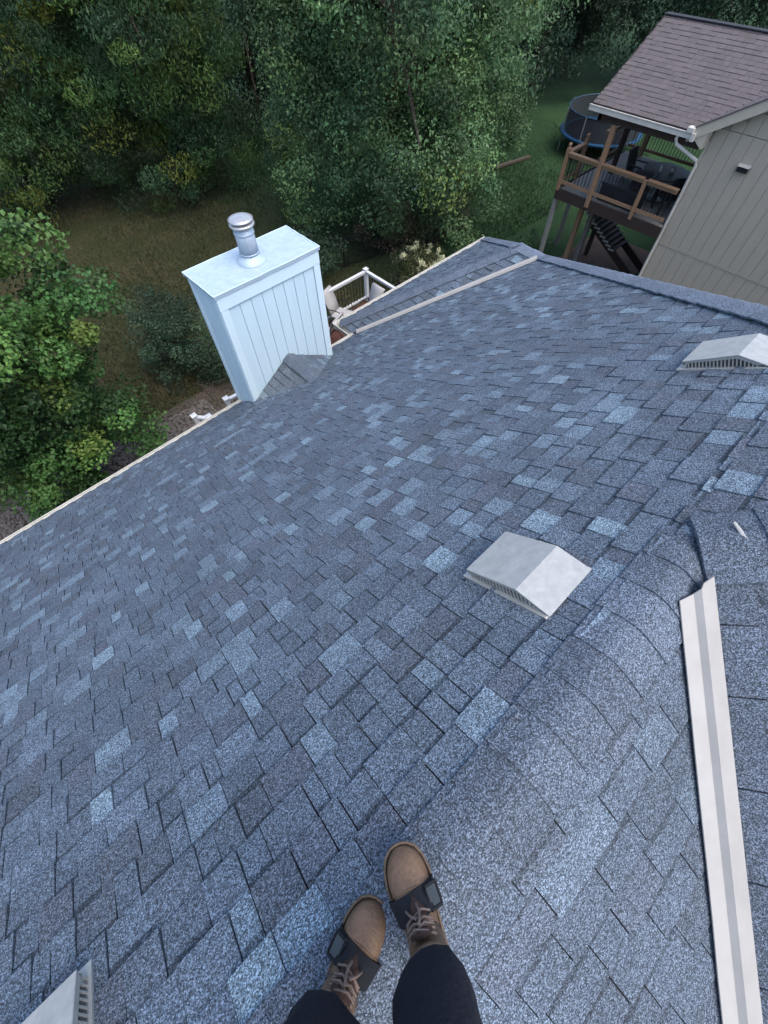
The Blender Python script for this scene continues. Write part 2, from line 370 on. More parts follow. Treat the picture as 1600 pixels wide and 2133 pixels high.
# chimney numbers are needed for the cut-outs
cx0, cx1, cy0, cy1, czt = 1.963, 3.691, 5.478, 6.242, ZC-3.305
pk = at_y(600, 739, cy0)                      # top of the cricket against the chimney
yk = yA+(zA-pk[2])/m_                          # where its ridge dies into the slope
def xrF(s):
    y = ye-s/sl
    if y > V_[1]: r_ = xin+(ye-y)-0.055*1.0
    else: r_ = V_[0]-(V_[1]-y)-0.02
    l_ = XL if y > yA else xT+(yA-y)/k_+0.02
    return l_, r_
def skipF(x, s):
    y = ye-s/sl
    if cx0+.03 < x < cx1-.03 and y > cy0+.02: return True
    return False
courses(front, (0, ye, ze), (1, 0, 0), un((0, -1, m_)), un(nF), -0.02, (ye-yA-0.075)*sl, xrF, 5, skip=skipF)
courses(front, (0, ye, ze), (1, 0, 0), un((0, -1, m_)), un(nF), (ye-yA-0.075)*sl, (ye-AP[1]-.12)*sl, lambda s: (max(xrF(s)[0], xT-.02), xrF(s)[1]), 6)
def xrB(s):
    y = YB+s/sl; return XL, xT+(y-yA)/k_-0.075
sB0 = (-3.4-YB)*sl
courses(back, (0, YB, zB(YB)), (1, 0, 0), un((0, 1, m_)), un(nB), sB0, (yA-.16-YB)*sl, xrB, 7, hmul=0.5, mute=.55, wmin=0.14, wmax=0.34)
# wing slope: courses run along Y
xc0 = -0.9
def xrC(s):
    x = xc0+s/slc
    v_ = yA+(x-xT)*k_ if x < xT else yA-(x-xT)*k_
    return -4.2, v_-0.06
courses(wing, (xc0, 0, zA+mc*(xc0-xT)), (0, 1, 0), un((1, 0, mc)), un(nC), 0, (AP[0]-xc0-.05)*slc, xrC, 8, hmul=0.7, mute=.55, wmin=0.16, wmax=0.4)
def xrW(s):
    x = xin+s/sl; return ye-(x-xin)+0.05, ye+d_-(x-xin)-0.02
courses(jogw, (xin, 0, ze), (0, 1, 0), un((1, 0, m_)), un((-m_, 0, 1)), -0.02, tV*sl-.03, xrW, 9, wmin=0.14)
def xr2(s):
    y = ye+d_-s/sl; return xin+(ye+d_-y)+.02, xP-(ye+d_-y)-.02
courses(jogf, (0, ye+d_, ze), (1, 0, 0), un((0, -1, m_)), un(nF), -0.02, tV*sl-.05, xr2, 10)
# cricket (saddle) behind the chimney
cl = np.array([cx0-.02, cy0, zF(cy0)]); cr = np.array([cx1+.02, cy0, zF(cy0)]); ck = np.array([pk[0], yk, pk[2]]); pk = np.array(pk)
cb = MB(); cb.add([cl-(0, 0, .1), pk-(0, 0, .012), ck-(0, 0, .012), cr-(0, 0, .1), (pk[0], cy0, zF(cy0)-.1)], [(0, 2, 1), (1, 2, 3), (0, 1, 4), (1, 3, 4), (0, 4, 3, 2)])
cricket = cb.build('cricket', M['felt'], house)
def cricket_face(edge_base, seed, tint):
    # courses parallel to the cricket ridge (Y direction), climbing from the chimney corner to the ridge
    r = random.Random(seed)
    d = (pk-edge_base); L = np.linalg.norm(d); us = d/L; yv = np.array([0, -1.0, 0]); n = np.cross(yv, us); n = n if n[2] > 0 else -n
    n = n/np.linalg.norm(n); tot = (cy0-yk)
    s = 0.0
    while s < L-.02:
        s2 = min(s+EXP, L); x = 0.0; l0, l1 = tot*s/L+.05, tot*s2/L+.05
        while x < max(l0, l1):
            w = r.uniform(.1, .22); a0, b0 = min(x, l0), min(x+w-.004, l0); a1, b1 = min(x, l1), min(x+w-.004, l1)
            if (b0-a0)+(b1-a1) > .03:
                h = r.choice((.006, .012)); Pp = lambda xx, ss, hh: edge_base+us*ss+yv*xx+n*hh
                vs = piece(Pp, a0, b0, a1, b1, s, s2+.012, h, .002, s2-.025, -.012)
                c = pick_tint(r); c = tuple(a*b for a, b in zip(c, tint))
                pool.append((cricket, vs, c, .45 if h < .01 else .75))  # same dark head band, print and painted butt shade together
            x += w
        s = s2
cricket_face(cl, 21, (1.06, 1.0, 0.92)); cricket_face(cr, 22, (1, 1, 1))
# the 300 shingles that show largest are objects; the rest of each slope is one mesh
area = []
for i, (so, vs, c, k) in enumerate(pool):
    q = project(np.array([vs[4], vs[5], vs[10], vs[11]])); ctr = q.mean(0)
    if q[:, 2].min() < 0.1 or not (-30 < ctr[0] < 1630 and -30 < ctr[1] < 2163): area.append(0); continue
    x, y = q[:, 0], q[:, 1]; area.append(abs(np.dot(x, np.roll(y, -1))-np.dot(y, np.roll(x, -1)))/2)
big = set(np.argsort(-np.array(area))[:300].tolist())
HF = [(4, 5, 6, 7), (0, 1, 5, 4), (1, 2, 6, 5), (2, 3, 7, 6), (3, 0, 4, 7)]
rest = {}
for i, (so, vs, c, k) in enumerate(pool):
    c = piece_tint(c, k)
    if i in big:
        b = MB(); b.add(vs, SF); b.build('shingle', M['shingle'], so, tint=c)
    else:
        rest.setdefault(so.name, (so, [], []))[1].append(vs); rest[so.name][2].append(c)
for nm, (so, vv, cc) in rest.items():
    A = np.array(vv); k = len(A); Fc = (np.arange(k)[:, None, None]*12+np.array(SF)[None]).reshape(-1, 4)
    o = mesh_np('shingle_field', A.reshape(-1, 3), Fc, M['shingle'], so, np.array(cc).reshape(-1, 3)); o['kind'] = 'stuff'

def caps(name, A, B, dL, dR, exp, wl, wr, parent, seed, r0=0.05, off=0.012, flip=False, light=1.0):
    r = random.Random(seed); A = np.array(A, float); B = np.array(B, float); dL, dR = un(dL), un(dR)
    L = np.linalg.norm(B-A); u = (B-A)/L; k = max(1, int(L/exp)); e = L/k
    for i in range(k):
        s0, s1 = i*e-0.02, (i+1)*e
        jl, jr = r.uniform(-.006, .006), r.uniform(-.006, .006)
        aa = np.concatenate([np.linspace(-wr+jr, -.02, 7), np.linspace(.02, wl+jl, 7)]); ring = []
        for s, h in ((s0, 0.002), (s1, 0.011)):
            if flip: h = 0.013-h
            top = []; bot = []
            for a in aa:
                p = A+u*(s+0.004*math.sin(a*18+i)*0.25)+(dL+dR)/2*(math.sqrt(a*a+r0*r0))+(dL-dR)/2*a
                top.append(p+np.array([0, 0, off+h])); bot.append(p+np.array([0, 0, off+h-.012]))
            ring.append((top, bot))
        (t0, b0), (t1, b1) = ring; k2 = len(aa)
        b = MB(); b.add(t0+t1+b0+b1, [(j, j+1, k2+j+1, k2+j) for j in range(k2-1)]+[(k2+j, k2+j+1, 3*k2+j+1, 3*k2+j) for j in range(k2-1)]+[(j+1, j, 2*k2+j, 2*k2+j+1) for j in range(k2-1)]
                        + [(0, k2, 3*k2, 2*k2), (k2-1, 3*k2-1, 4*k2-1, 2*k2-1)])
        c = pick_tint(r, True); jf = light*r.uniform(.95, 1.06); c = tuple(x*jf for x in c)  # light: tint gain painting in the brightness far caps get from their tilt
        b.build(name, M['shingle'], parent, smooth=False, tint=c)
caps('ridge_cap', (-3.0, yA, zA), (xT+.02, yA, zA), (0, 1, -m_), (0, -1, -m_), 0.16, 0.16, 0.19, front, 31, r0=.075, off=.018, flip=True)
hT = un(AP-np.array([xT, yA, zA]))
def inplane(n, u, toward):
    n = un(n); t = np.cross(n, u); return t if t@np.array(toward) > 0 else -t
caps('hip_cap', (xT-.03, yA, zA), AP, inplane(nF, hT, (1, 1, 0)), inplane(nC, hT, (-1, -1, 0)), 0.2, 0.15, 0.17, front, 32, r0=.04, off=.03, flip=True)
hu = un(V_-AP)
def inplane(n, u, toward):
    n = un(n); t = np.cross(n, u); return t if t@np.array(toward) > 0 else -t
caps('hip_cap', AP, V_, inplane(nF, hu, (-1, 1, 0)), inplane(nE, hu, (1, -1, 0)), 0.2, 0.17, 0.17, front, 33, r0=.03, off=.03, light=1.35)
caps('hip_cap', A2, (xP, ye+d_, ze), inplane(nF, hu, (-1, 1, 0)), inplane(nE, hu, (1, -1, 0)), 0.2, 0.17, 0.17, jogf, 34, r0=.03, off=.03, light=1.35)
caps('ridge_cap', V_, A2, (-1, 0, -m_), (1, 0, -m_), 0.2, 0.17, 0.17, jogf, 35, r0=.03, off=.03, light=1.35)
hj = un(np.array([xin, ye+d_, ze])-A2)
caps('hip_cap', A2, (xin, ye+d_, ze), inplane((0, m_, 1), hj, (1, 1, 0)), inplane((-m_, 0, 1), hj, (-1, -1, 0)), 0.2, 0.15, 0.15, jogf, 36, r0=.03, off=.025, light=1.15)
hc = un((0, -1, 0.0)); hr = un(pk-ck)
caps('ridge_cap', ck, pk, inplane(np.cross((0, 1, 0), pk-cr), hr, (1, 0, 0)), inplane(np.cross((0, 1, 0), pk-cl), hr, (-1, 0, 0)), 0.2, 0.14, 0.14, cricket, 37, r0=.03, off=.02)
# border course laid along the wing side of the near valley
vd = un((1/k_*1.0, 1.0, m_)); vn = inplane(nC, vd, (1, -1, 0)); r = random.Random(41)
va = np.array([xT, yA, zA]); s = 0.03; ncap = un(nC)
while s < 3.6:
    w = r.uniform(.24, .40); b = MB()
    P = lambda ss, t, h: va-vd*ss+vn*t+ncap*h
    b.hexa([P(s, .0, -.01), P(s+w-.005, .0, -.01), P(s+w-.005, .145, -.01), P(s, .14, -.01), P(s, .0, .018), P(s+w-.005, .0, .014), P(s+w-.005, .145, .014), P(s, .14, .018)])
    b.build('valley_shingle', M['shingle'], wing, tint=pick_tint(r, True)); s += w
# W-shaped valley flashings
def flashing(top, dirv, nL, nR, tL, tR, s0, s1, wl, wr, lift=0.022, rib=0.023, cut=(0, 0)):
    b = MB(); dv = un(dirv); rings = []; rr = random.Random(3)
    nn = un(un(nL)+un(nR))
    for s in np.linspace(s0, s1, 24):
        c = np.array(top)+dv*s; q = [c+tL*(wl+rr.uniform(-.0015, .0015))+un(nL)*lift*0.7, c+tL*.016+nn*lift, c+tL*.004+nn*(lift+rib), c+tR*.012+nn*(lift+rib), c+tR*wr+un(nR)*(lift+rib*.9)]
        if s == s0: q = [p+dv*(cut[0]+(cut[1]-cut[0])*k/4) for k, p in enumerate(q)]
        rings.append(q+[p-nn*.004 for p in q[::-1]])
    b.loft(rings); return b.build('valley_flashing', M['white_metal'], house)
tl_ = inplane(nB, vd, (-1, 1, 0))
flashing(va+tl_*.118, -vd, nB, nB, tl_, -tl_, 0.17, 4.6, 0.082, 0.078, lift=.030, cut=(.05, -.03))
fv = un((1, -1, m_)); vin = np.array([xin, ye, ze])
flashing(vin, fv, nF, (-m_, 0, 1), inplane(nF, fv, (-1, -1, 0)), inplane((-m_, 0, 1), fv, (1, 1, 0)), 0.03, np.linalg.norm(V_-vin)-.14, 0.075, 0.06)

# gutters and fascia
def gutter(a, b, out, name='gutter'):
    a = np.array(a, float); b = np.array(b, float); o = np.array(out, float); z = np.array([0, 0, 1.0]); g = MB()
    prof = [(0.0, -.01), (0.0, -.11), (.075, -.11), (.09, -.05), (.115, -.02), (.115, .004), (.098, .004), (.098, -.015), (.078, -.045), (.065, -.10), (.010, -.10), (.010, -.01)]
    g.loft([[p+o*x+z*h for x, h in prof] for p in (a, b)]); g.build(name, M['gutter'], house)
    u = un(b-a); L = np.linalg.norm(b-a); hg = MB(); s = .4
    while s < L: hg.beam(a+u*s+o*.004+z*-.012, a+u*s+o*.108+z*-.012, .022, .006); s += .75
    if L > 1: hg.build('gutter_hanger', M['gutter'], house)
gutter((XL, ye-.01, ze-.02), (cx0-.01, ye-.01, ze-.02), (0, 1, 0)); gutter((cx1+.01, ye-.01, ze-.02), (xin+.06, ye-.01, ze-.02), (0, 1, 0))
gutter((xin, ye+.08, ze-.025), (xin, ye+d_+.1, ze-.025), (-1, 0, 0)); gutter((xin-.1, ye+d_, ze-.02), (xP+.05, ye+d_, ze-.02), (0, 1, 0))
gutter((xP, ye+d_, ze-.02), (xP, -11, ze-.02), (1, 0, 0))
b = MB(); b.box(XL+.4, xin+.5, YB+.5, ye-.5, 0, ze-.12); b.box(xin+.5, xP-.5, -10.5, ye+d_-.5, 0, ze-.12); b.build('wall', M['wall'], house)
b = MB(); b.box(XL, xin+.3, ye-.5, ye-.012, ze-.13, ze-.11); b.box(xin+.02, xP-.02, ye+.0, ye+d_-.012, ze-.132, ze-.112); b.build('soffit', M['gutter'], house)
b = MB(); b.add([(XL+.4, YB+.5, ze-.12), (XL+.4, ye-.5, ze-.12), (XL+.4, yA, zA-.1)], [(0, 1, 2)]); b.build('gable_wall', M['wall'], house)

# roof vents
def roof_vent(x0, x1, y0=0.285):
    us = un((0, -1, m_)); nn = un(nF)
    P = lambda x, s, h: np.array([x, y0, zF(y0)])+us*s+nn*h
    rt_ = MB(); fl = .016
    rt_.hexa([P(x0-fl, -.03, .004), P(x1+fl, -.03, .004), P(x1+fl, .43, .004), P(x0-fl, .43, .004), P(x0-fl, -.03, .0145), P(x1+fl, -.03, .0145), P(x1+fl, .42, .012), P(x0-fl, .42, .012)])
    v = rt_.build('roof_vent', M['vent'], house)
    prof = [(.0, .062), (.29, .090), (.436, .017)]; t = .004; h = MB()
    outer = prof; ins = [(.004, .056), (.288, .084), (.430, .013)]
    ring = lambda x: [P(x, s, hh) for s, hh in outer]+[P(x, s, hh) for s, hh in ins[::-1]]
    h.loft([ring(x0-.004), ring(x1+.004)]); h.build('hood', M['vent'], v)
    for x in (x0, x1):
        e = MB()   # solid rim around the louvre opening
        e.loft([[P(xx, .0, .062), P(xx, .29, .088), P(xx, .41, .022), P(xx, .38, .022), P(xx, .283, .066), P(xx, .02, .046)] for xx in (x, x+.006)]); e.build('end_rim', M['vent'], v)
        for j in range(20):
            s = .015+j*.019; hh = np.interp(s, [0, .285, .4], [.05, .07, .02]); hh = max(hh, .026)
            lv = MB(); lv.beam(P(x+.003, s, .013), P(x+.003, s, hh), (.004), .006, tuple(us)); lv.build('louver', M['vent'], v)
    c = MB(); c.loft([[P(x, .02, .01), P(x, .02, .05), P(x, .285, .078), P(x, .40, .02), P(x, .40, .01)] for x in (x0+.02, x1-.02)]); c.build('screen', M['vent_dark'], v)
    f = MB(); f.hexa([P(x0, .0, .03), P(x1, .0, .03), P(x1, .004, .03), P(x0, .004, .03), P(x0, .0, .06), P(x1, .0, .06), P(x1, .004, .06), P(x0, .004, .06)]); f.build('front_lip', M['vent'], v)
    return v
for a, b_, y_ in ((.790, 1.070, .285), (2.845, 3.115, .285), (-1.37, -1.075, .225)): roof_vent(a, b_, y_)

# chimney
b = MB(); b.box(cx0+.02, cx1-.02, cy0+.02, cy1-.02, 0.0, czt-.05); chimney = b.build('chimney', M['chim'], house)
zb = zF(cy0)-.5
xs = np.linspace(cx0+.11, cx1-.11, 9)
for i in range(8):
    b = MB(); b.box(xs[i]+.004, xs[i+1]-.004, cy0+.006, cy0+.024, zb, czt-.25); b.build('siding_plank', M['chim'], chimney, bevel=.003)
ys = np.linspace(cy0+.09, cy1-.09, 4)
for i in range(3):
    b = MB(); b.box(cx0+.006, cx0+.024, ys[i]+.003, ys[i+1]-.003, zb-1, czt-.06); b.build('siding_plank', M['chim'], chimney, bevel=.003)
for (x0, x1, y0, y1, z0, z1) in [(cx0-.006, cx0+.11, cy0-.014, cy0+.02, zb, czt-.2415), (cx1-.11, cx1+.006, cy0-.014, cy0+.02, zb, czt-.2415), (cx0-.012, cx1+.012, cy0-.018, cy0+.022, czt-.24, czt-.03),
                                 (cx0-.014, cx0+.02, cy0+.0225, cy0+.09, zb-.9, czt-.03), (cx0-.014, cx0+.02, cy1-.09, cy1+.006, zb-1.4, czt-.03), (cx1-.02, cx1+.012, cy0+.023, cy0+.11, zb-1, czt-.03), (cx1-.02, cx1+.012, cy1-.09, cy1+.006, zb-1.4, czt-.03)]:
    b = MB(); b.box(x0, x1, y0, y1, z0, z1); b.build('trim_board', M['chim_trim'], chimney, bevel=.004)
b = MB(); o_ = .035      # pressed metal pan with a turned-down, slightly wavy rim
N_ = 12; rng = random.Random(5); top = []
for (xa, ya, xb, yb) in [(cx0-o_, cy0-o_, cx1+o_, cy0-o_), (cx1+o_, cy0-o_, cx1+o_, cy1+o_), (cx1+o_, cy1+o_, cx0-o_, cy1+o_), (cx0-o_, cy1+o_, cx0-o_, cy0-o_)]:
    for i in range(N_):
        t = i/N_; top.append((xa+(xb-xa)*t+rng.uniform(-.003, .003), ya+(yb-ya)*t+rng.uniform(-.003, .003), czt+rng.uniform(-.002, .003)))
low = [(x, y, z-.045) for x, y, z in top]; inner = [((x-(cx0+cx1)/2)*.985+(cx0+cx1)/2, (y-(cy0+cy1)/2)*.965+(cy0+cy1)/2, z-.004) for x, y, z in top]
b.loft([low, top, inner], caps=True); b.build('chimney_cap', M['chim_cap'], chimney)
b = MB()
for i in range(len(top)):
    p, q = top[i], top[(i+1) % len(top)]; b.beam((p[0], p[1], p[2]), (q[0], q[1], q[2]), .012, .012)
b.build('cap_rim', M['chim_trim'], chimney)
fb = at_z(524, 541, czt); fx, fy = fb[0], fb[1]
ft = at_h(503, 450, math.hypot(fx, fy))[2]
fr_ = .133
b = MB(); b.lathe((fx, fy, czt), [(.215, .0), (.21, .012), (.175, .05), (fr_+.008, .075), (fr_+.004, .09), (0, .09)]); b.build('storm_collar', M['chim_cap'], chimney, True)
b = MB(); b.lathe((fx, fy, czt+.06), [(0, 0), (fr_, 0), (fr_, ft-czt-.16), (0, ft-czt-.16)]); b.build('flue_pipe', M['flue'], chimney, True)
b = MB()
for z in (czt+.10, ft-.20): b.lathe((fx, fy, z), [(fr_+.001, 0), (fr_+.009, .004), (fr_+.009, .02), (fr_+.001, .024)])
b.beam((fx-fr_*.4, fy-fr_*.92, czt+.07), (fx-fr_*.4, fy-fr_*.92, ft-.16), .008, .012); b.build('pipe_band', M['flue'], chimney, True)
b = MB(); b.lathe((fx, fy, ft-.15), [(fr_*.9, .03), (.162, .045), (.172, .055), (.172, .072), (.158, .082), (fr_*.8, .088), (fr_*.8, .108), (.15, .109), (.168, .114), (.17, .124), (.13, .142), (.06, .154), (0, .157)]); b.build('rain_cap', M['flue_bright'], chimney, True)
b = MB()
for x in (cx0+.05, cx0-.0, cx0+.09): b.add([(x, cy0-.03, zF(cy0)-.02), (x+.05, cy0-.03, zF(cy0)-.02), (x+.025, cy0-.025, zF(cy0)+.07), (x+.025, cy0+.01, zF(cy0))], [(0, 1, 2), (1, 3, 2), (3, 0, 2), (0, 3, 1)])
b.build('step_flashing', M['vent_dark'], chimney)

# pale twig lying on the wing hip
tw = np.array(at_h(1545, 1128, 1.0)); dq = ray((1545, 1128)); tc_ = zA-mc*xT-ZC
kk = tc_/(dq[2]-mc*dq[0]); p0 = CAM+dq*kk
b = MB(); uY = np.array([.034, .075, .0]); p0 = p0+np.array([0, 0, .02])
b.tube([p0-uY*.8, p0-uY*.3+(.004, 0, .004), p0+uY*.2+(-.003, 0, .006), p0+uY*.8+(.002, .004, .012)], [.008, .011, .008, .005], 6); b.tube([p0-uY*.4, p0-uY*.6+np.array([.018, -.006, 0])], [.004, .002], 5); b.tube([p0-uY*.2, p0-uY*.3+np.array([-.016, -.002, .003])], [.006, .003], 5)
tag(b.build('twig', M['pale']), 'small pale broken twig lying on the shingles past the ridge end', 'twig')

# ------------------------------------------------------------------ our deck behind the house
DZ = 1.9
rc = at_z(762, 562, DZ+.96); DX1, DY1 = rc[0], rc[1]
deck = empty('wooden_deck', (6.5, 8.0, 0), 'red-brown back deck with white railing and black balusters beside the chimney', 'deck')
y = 5.55; i = 0
while y < DY1:
    x0 = 3.72 if y < 6.3 else (1.2 if y < 7.9 else 4.0)
    b = MB(); b.box(x0, DX1+.03, y, y+.135, DZ-.035+.002*(i % 2), DZ+.002*(i % 2)); b.build('deck_board', M['deck_red'], deck); y += .14; i += 1
b = MB(); b.box(4.0, DX1, DY1-.05, DY1, DZ-.28, DZ-.04); b.box(DX1-.05, DX1, 6.6, DY1-.052, DZ-.28, DZ-.04); b.box(1.2, 3.95, 7.85, 7.9, DZ-.28, DZ-.04); b.build('rim_joist', M['deck_red'], deck)
def rail_post(x, y, base=DZ, h=.98, parent=deck):
    b = MB(); b.box(x-.05, x+.05, y-.05, y+.05, base, base+h); p = b.build('rail_post', M['white_vinyl'], parent)
    c = MB(); c.box(x-.068, x+.068, y-.068, y+.068, base+h, base+h+.022); c.add([(x-.06, y-.06, base+h+.022), (x+.06, y-.06, base+h+.022), (x+.06, y+.06, base+h+.022), (x-.06, y+.06, base+h+.022), (x, y, base+h+.05)], [(0, 1, 4), (1, 2, 4), (2, 3, 4), (3, 0, 4)]); c.build('post_cap', M['white_vinyl'], p)
def rail(a, c, parent=deck, base=DZ):
    a = np.array(a); c = np.array(c); z = np.array([0, 0, 1.0])
    for nm, h, w, t in (('top_rail', .93, .085, .035), ('top_rail', .885, .045, .05), ('bottom_rail', .12, .05, .06)):
        b = MB(); b.beam(a+z*(base+h), c+z*(base+h), w, t); b.build(nm, M['white_vinyl'], parent)
    L = np.linalg.norm(c-a); k = int(L/.115)
    for i in range(1, k):
        p = a+(c-a)*i/k; b = MB(); b.beam(p+z*(base+.14), p+z*(base+.87), .018, .018); b.build('baluster', M['black_metal'], parent)
for px in (DX1, DX1-1.9, DX1-3.8): rail_post(px, DY1)
rail_post(DX1, DY1-1.95); rail_post(DX1, DY1-3.3)
xsP = [DX1-3.8, DX1-1.9, DX1]
for i in range(2): rail((xsP[i]+.05, DY1, 0), (xsP[i+1]-.05, DY1, 0))
rail((DX1, DY1-.05, 0), (DX1, DY1-1.9, 0)); rail((DX1, DY1-2.0, 0), (DX1, DY1-3.25, 0))
w1, w2, w3 = at_z(470, 829, DZ+1.0), at_z(403, 865, DZ+1.0), at_z(434, 866, DZ+1.0)
for w in (w1, w2, w3): rail_post(w[0], w[1])
rail((w1[0]+.05, w1[1], 0), (w1[0]+1.6, w1[1]-.05, 0)); rail((w2[0]+.05, w2[1]-.03, 0), (w3[0]-.04, w3[1]+.03, 0)); rail((w3[0]+.05, w3[1]-.02, 0), (w3[0]+.5, w3[1]-.4, 0))
for (x, y) in ((4.2, 9.6), (5.2, 9.6), (8.1, 9.6), (1.35, 7.75), (w2[0]+.05, w2[1]), (8.1, 7.2)):
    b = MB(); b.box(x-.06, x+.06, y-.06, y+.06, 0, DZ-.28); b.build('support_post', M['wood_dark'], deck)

# sling patio chairs
def sling_chair():
    c = empty('patio_chair', (0, 0, 0), 'x', 'chair', 'sling patio chairs on the back deck', local=True)
    b = MB(); pr = [(-.02, .40), (.20, .385), (.42, .40)]
    seat = MB(); seat.loft([[(x, y, z) for y, z in pr]+[(x, y, z-.008) for y, z in pr[::-1]] for x in (-.25, .25)]); seat.build('seat', M['sling'], c)
    pr = [(-.02, .40), (-.10, .62), (-.20, .90), (-.245, .99), (-.29, 1.01), (-.315, .97)]
    bk = MB(); bk.loft([[(x, y, z) for y, z in pr]+[(x, y-.008, z-.004) for y, z in pr[::-1]] for x in (-.25, .25)]); bk.build('backrest', M['sling'], c, True)
    for s in (-1, 1):
        f = MB(); f.tube([(s*.26, .44, .0), (s*.265, .45, .40), (s*.27, .40, .60), (s*.275, .15, .63), (s*.27, -.12, .60)], .014, 6); f.build('arm', M['black_metal'], c, True)
        f = MB(); f.tube([(s*.26, -.30, 0), (s*.26, -.10, .30), (s*.26, .44, .40)], .013, 6); f.build('leg', M['black_metal'], c, True)
        f = MB(); f.tube([(s*.26, -.02, .39), (s*.26, -.10, .62), (s*.26, -.30, 1.0)], .013, 6); f.build('back_rail', M['black_metal'], c, True)
    return c
def copy_tree(o, parent=None):
    c = o.copy(); COL.objects.link(c); c.parent = parent
    for ch in o.children: copy_tree(ch, c)
    return c
ch0 = sling_chair()
spots = [(at_z(700, 648, DZ+.42), R(200), 'high-back grey sling patio chair with its back to the white corner railing'),
         (at_z(775, 622, DZ+.75), R(90), 'grey sling patio chair half hidden behind the jogged roof edge'),
         (at_z(690, 694, DZ+.42), R(20), 'grey sling patio chair tucked close to the chimney corner')]
for i, (p, a, lb) in enumerate(spots):
    o = ch0 if i == 0 else copy_tree(ch0); o.location = (p[0], p[1], DZ+.002); o.rotation_euler = (0, 0, a); o['label'] = lb

# ------------------------------------------------------------------ neighbour's house
NX = 15.5
e1 = at_x(1237, 215, NX); e2 = at_x(1440, 266, NX)
NZ = (e1[2]+e2[2])/2; NY1, NY0 = e1[1], e2[1]
rdg = at_y(1390, 28, NY1); RX, RZ = rdg[0], rdg[2]
nm_ = (RZ-NZ)/(RX-NX)
wc = at_x(1468, 310, NX+.25); WX, WY = NX+.25, wc[1]
gp = 0.62; GY = WY-4.9; GZ = NZ+gp*(NY0-GY)
nh = empty('neighbour_house', (20, 0, 0), 'taupe house with brown shingle roof and covered deck beyond our roof', 'house')
def ncourses(O, ux, us, n, S, xa_, xb, parent, seed, tint):
    r = random.Random(seed); O = np.array(O); ux = un(ux); us = un(us); n = un(n); s = 0
    while s < S:
        e = min(.145, S-s); x = xa_(s) if callable(xa_) else xa_; V = []; Fc = []; T = []
        while x < xb:
            w = r.uniform(.15, .33); x2 = min(x+w, xb); h = r.choice((.007, .014)); P = lambda xx, ss, hh: O+ux*xx+us*ss+n*hh
            k = len(V); V += [P(x, s, -.01), P(x2-.006, s, -.01), P(x2-.006, s+e+.02, -.01), P(x, s+e+.02, -.01), P(x, s, h), P(x2-.006, s, h), P(x2-.006, s+e+.02, .002), P(x, s+e+.02, .002)]
            Fc += [tuple(k+i for i in f) for f in HF]; j = r.uniform(.90, 1.1); T += [tuple(c*j for c in tint)]*8; x = x2
        o = mesh_np('shingle_course', V, Fc, M['nshingle'], parent, np.array(T)); s += e
NT = (0.078, 0.066, 0.068)
psl = math.hypot(1, nm_)
def slab(name, pts, th, mat, parent):
    b = MB(); k = len(pts); b.add([Vector(p) for p in pts]+[Vector(p)-Vector((0, 0, th)) for p in pts], [tuple(range(k)), tuple(range(2*k-1, k-1, -1))]+[(k+i, k+(i+1) % k, (i+1) % k, i) for i in range(k)]); return b.build(name, M[mat], parent)
proof = slab('porch_roof', [(NX-.02, NY0-.02, NZ-.012), (RX, NY0-nm_/gp*(RX-NX)-.1, RZ-.012), (RX, NY1, RZ-.012), (NX-.02, NY1, NZ-.012)], .08, 'wood_dark', nh)
ncourses((NX-.03, 0, NZ-.005), (0, 1, 0), (1, 0, nm_), (-nm_, 0, 1), (RX-NX+.03)*psl, lambda s: NY0-nm_/gp*s/psl-.05, NY1+.02, proof, 61, NT)
proof2 = slab('porch_roof', [(RX, NY0-nm_/gp*(RX-NX)-.1, RZ-.01), (RX, NY1, RZ-.01), (RX*2-NX, NY1, NZ-.01), (RX*2-NX, NY0, NZ-.01)][::-1], .08, 'wood_dark', nh)
ncourses((RX*2-NX, 0, NZ), (0, 1, 0), (-1, 0, nm_), (nm_, 0, 1), (RX-NX)*psl, lambda s: NY0-nm_/gp*s/psl-.05, NY1+.02, proof2, 62, NT)
b = MB(); b.beam((RX, 2.5, RZ+.012), (RX, NY1+.02, RZ+.012), .22, .02); b.build('ridge_cap', M['felt'], proof)
b = MB(); b.beam((NX, NY1-.01, NZ-.06), (RX, NY1-.01, RZ-.06), .03, .14); b.beam((RX, NY1-.012, RZ-.06), (2*RX-NX, NY1-.012, NZ-.06), .03, .14); b.build('rake_board', M['wood_dark'], proof)
b = MB(); b.box(NX-.14, NX-.03, NY0-.15, NY1+.03, NZ-.14, NZ-.125); b.box(NX-.155, NX-.14, NY0-.15, NY1+.03, NZ-.14, NZ-.01); b.box(NX-.17, NX-.14, NY0-.15, NY1+.03, NZ-.03, NZ-.008); b.box(NX-.03, NX-.018, NY0-.15, NY1+.03, NZ-.14, NZ-.04); b.box(NX-.14, NX-.03, NY1+.018, NY1+.03, NZ-.125, NZ-.03)
b.build('gutter', M['nwhite'], nh)
# porch ceiling and beam
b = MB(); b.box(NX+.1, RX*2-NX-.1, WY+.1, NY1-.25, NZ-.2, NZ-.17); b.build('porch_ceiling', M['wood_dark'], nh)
b = MB(); b.box(NX+.02, NX+.12, WY+.1, NY1-.25, NZ-.34, NZ-.2); b.box(NX+.02, 2*RX-NX, NY1-.35, NY1-.25, NZ-.36, NZ-.203); b.build('porch_beam', M['wood_dark'], nh)
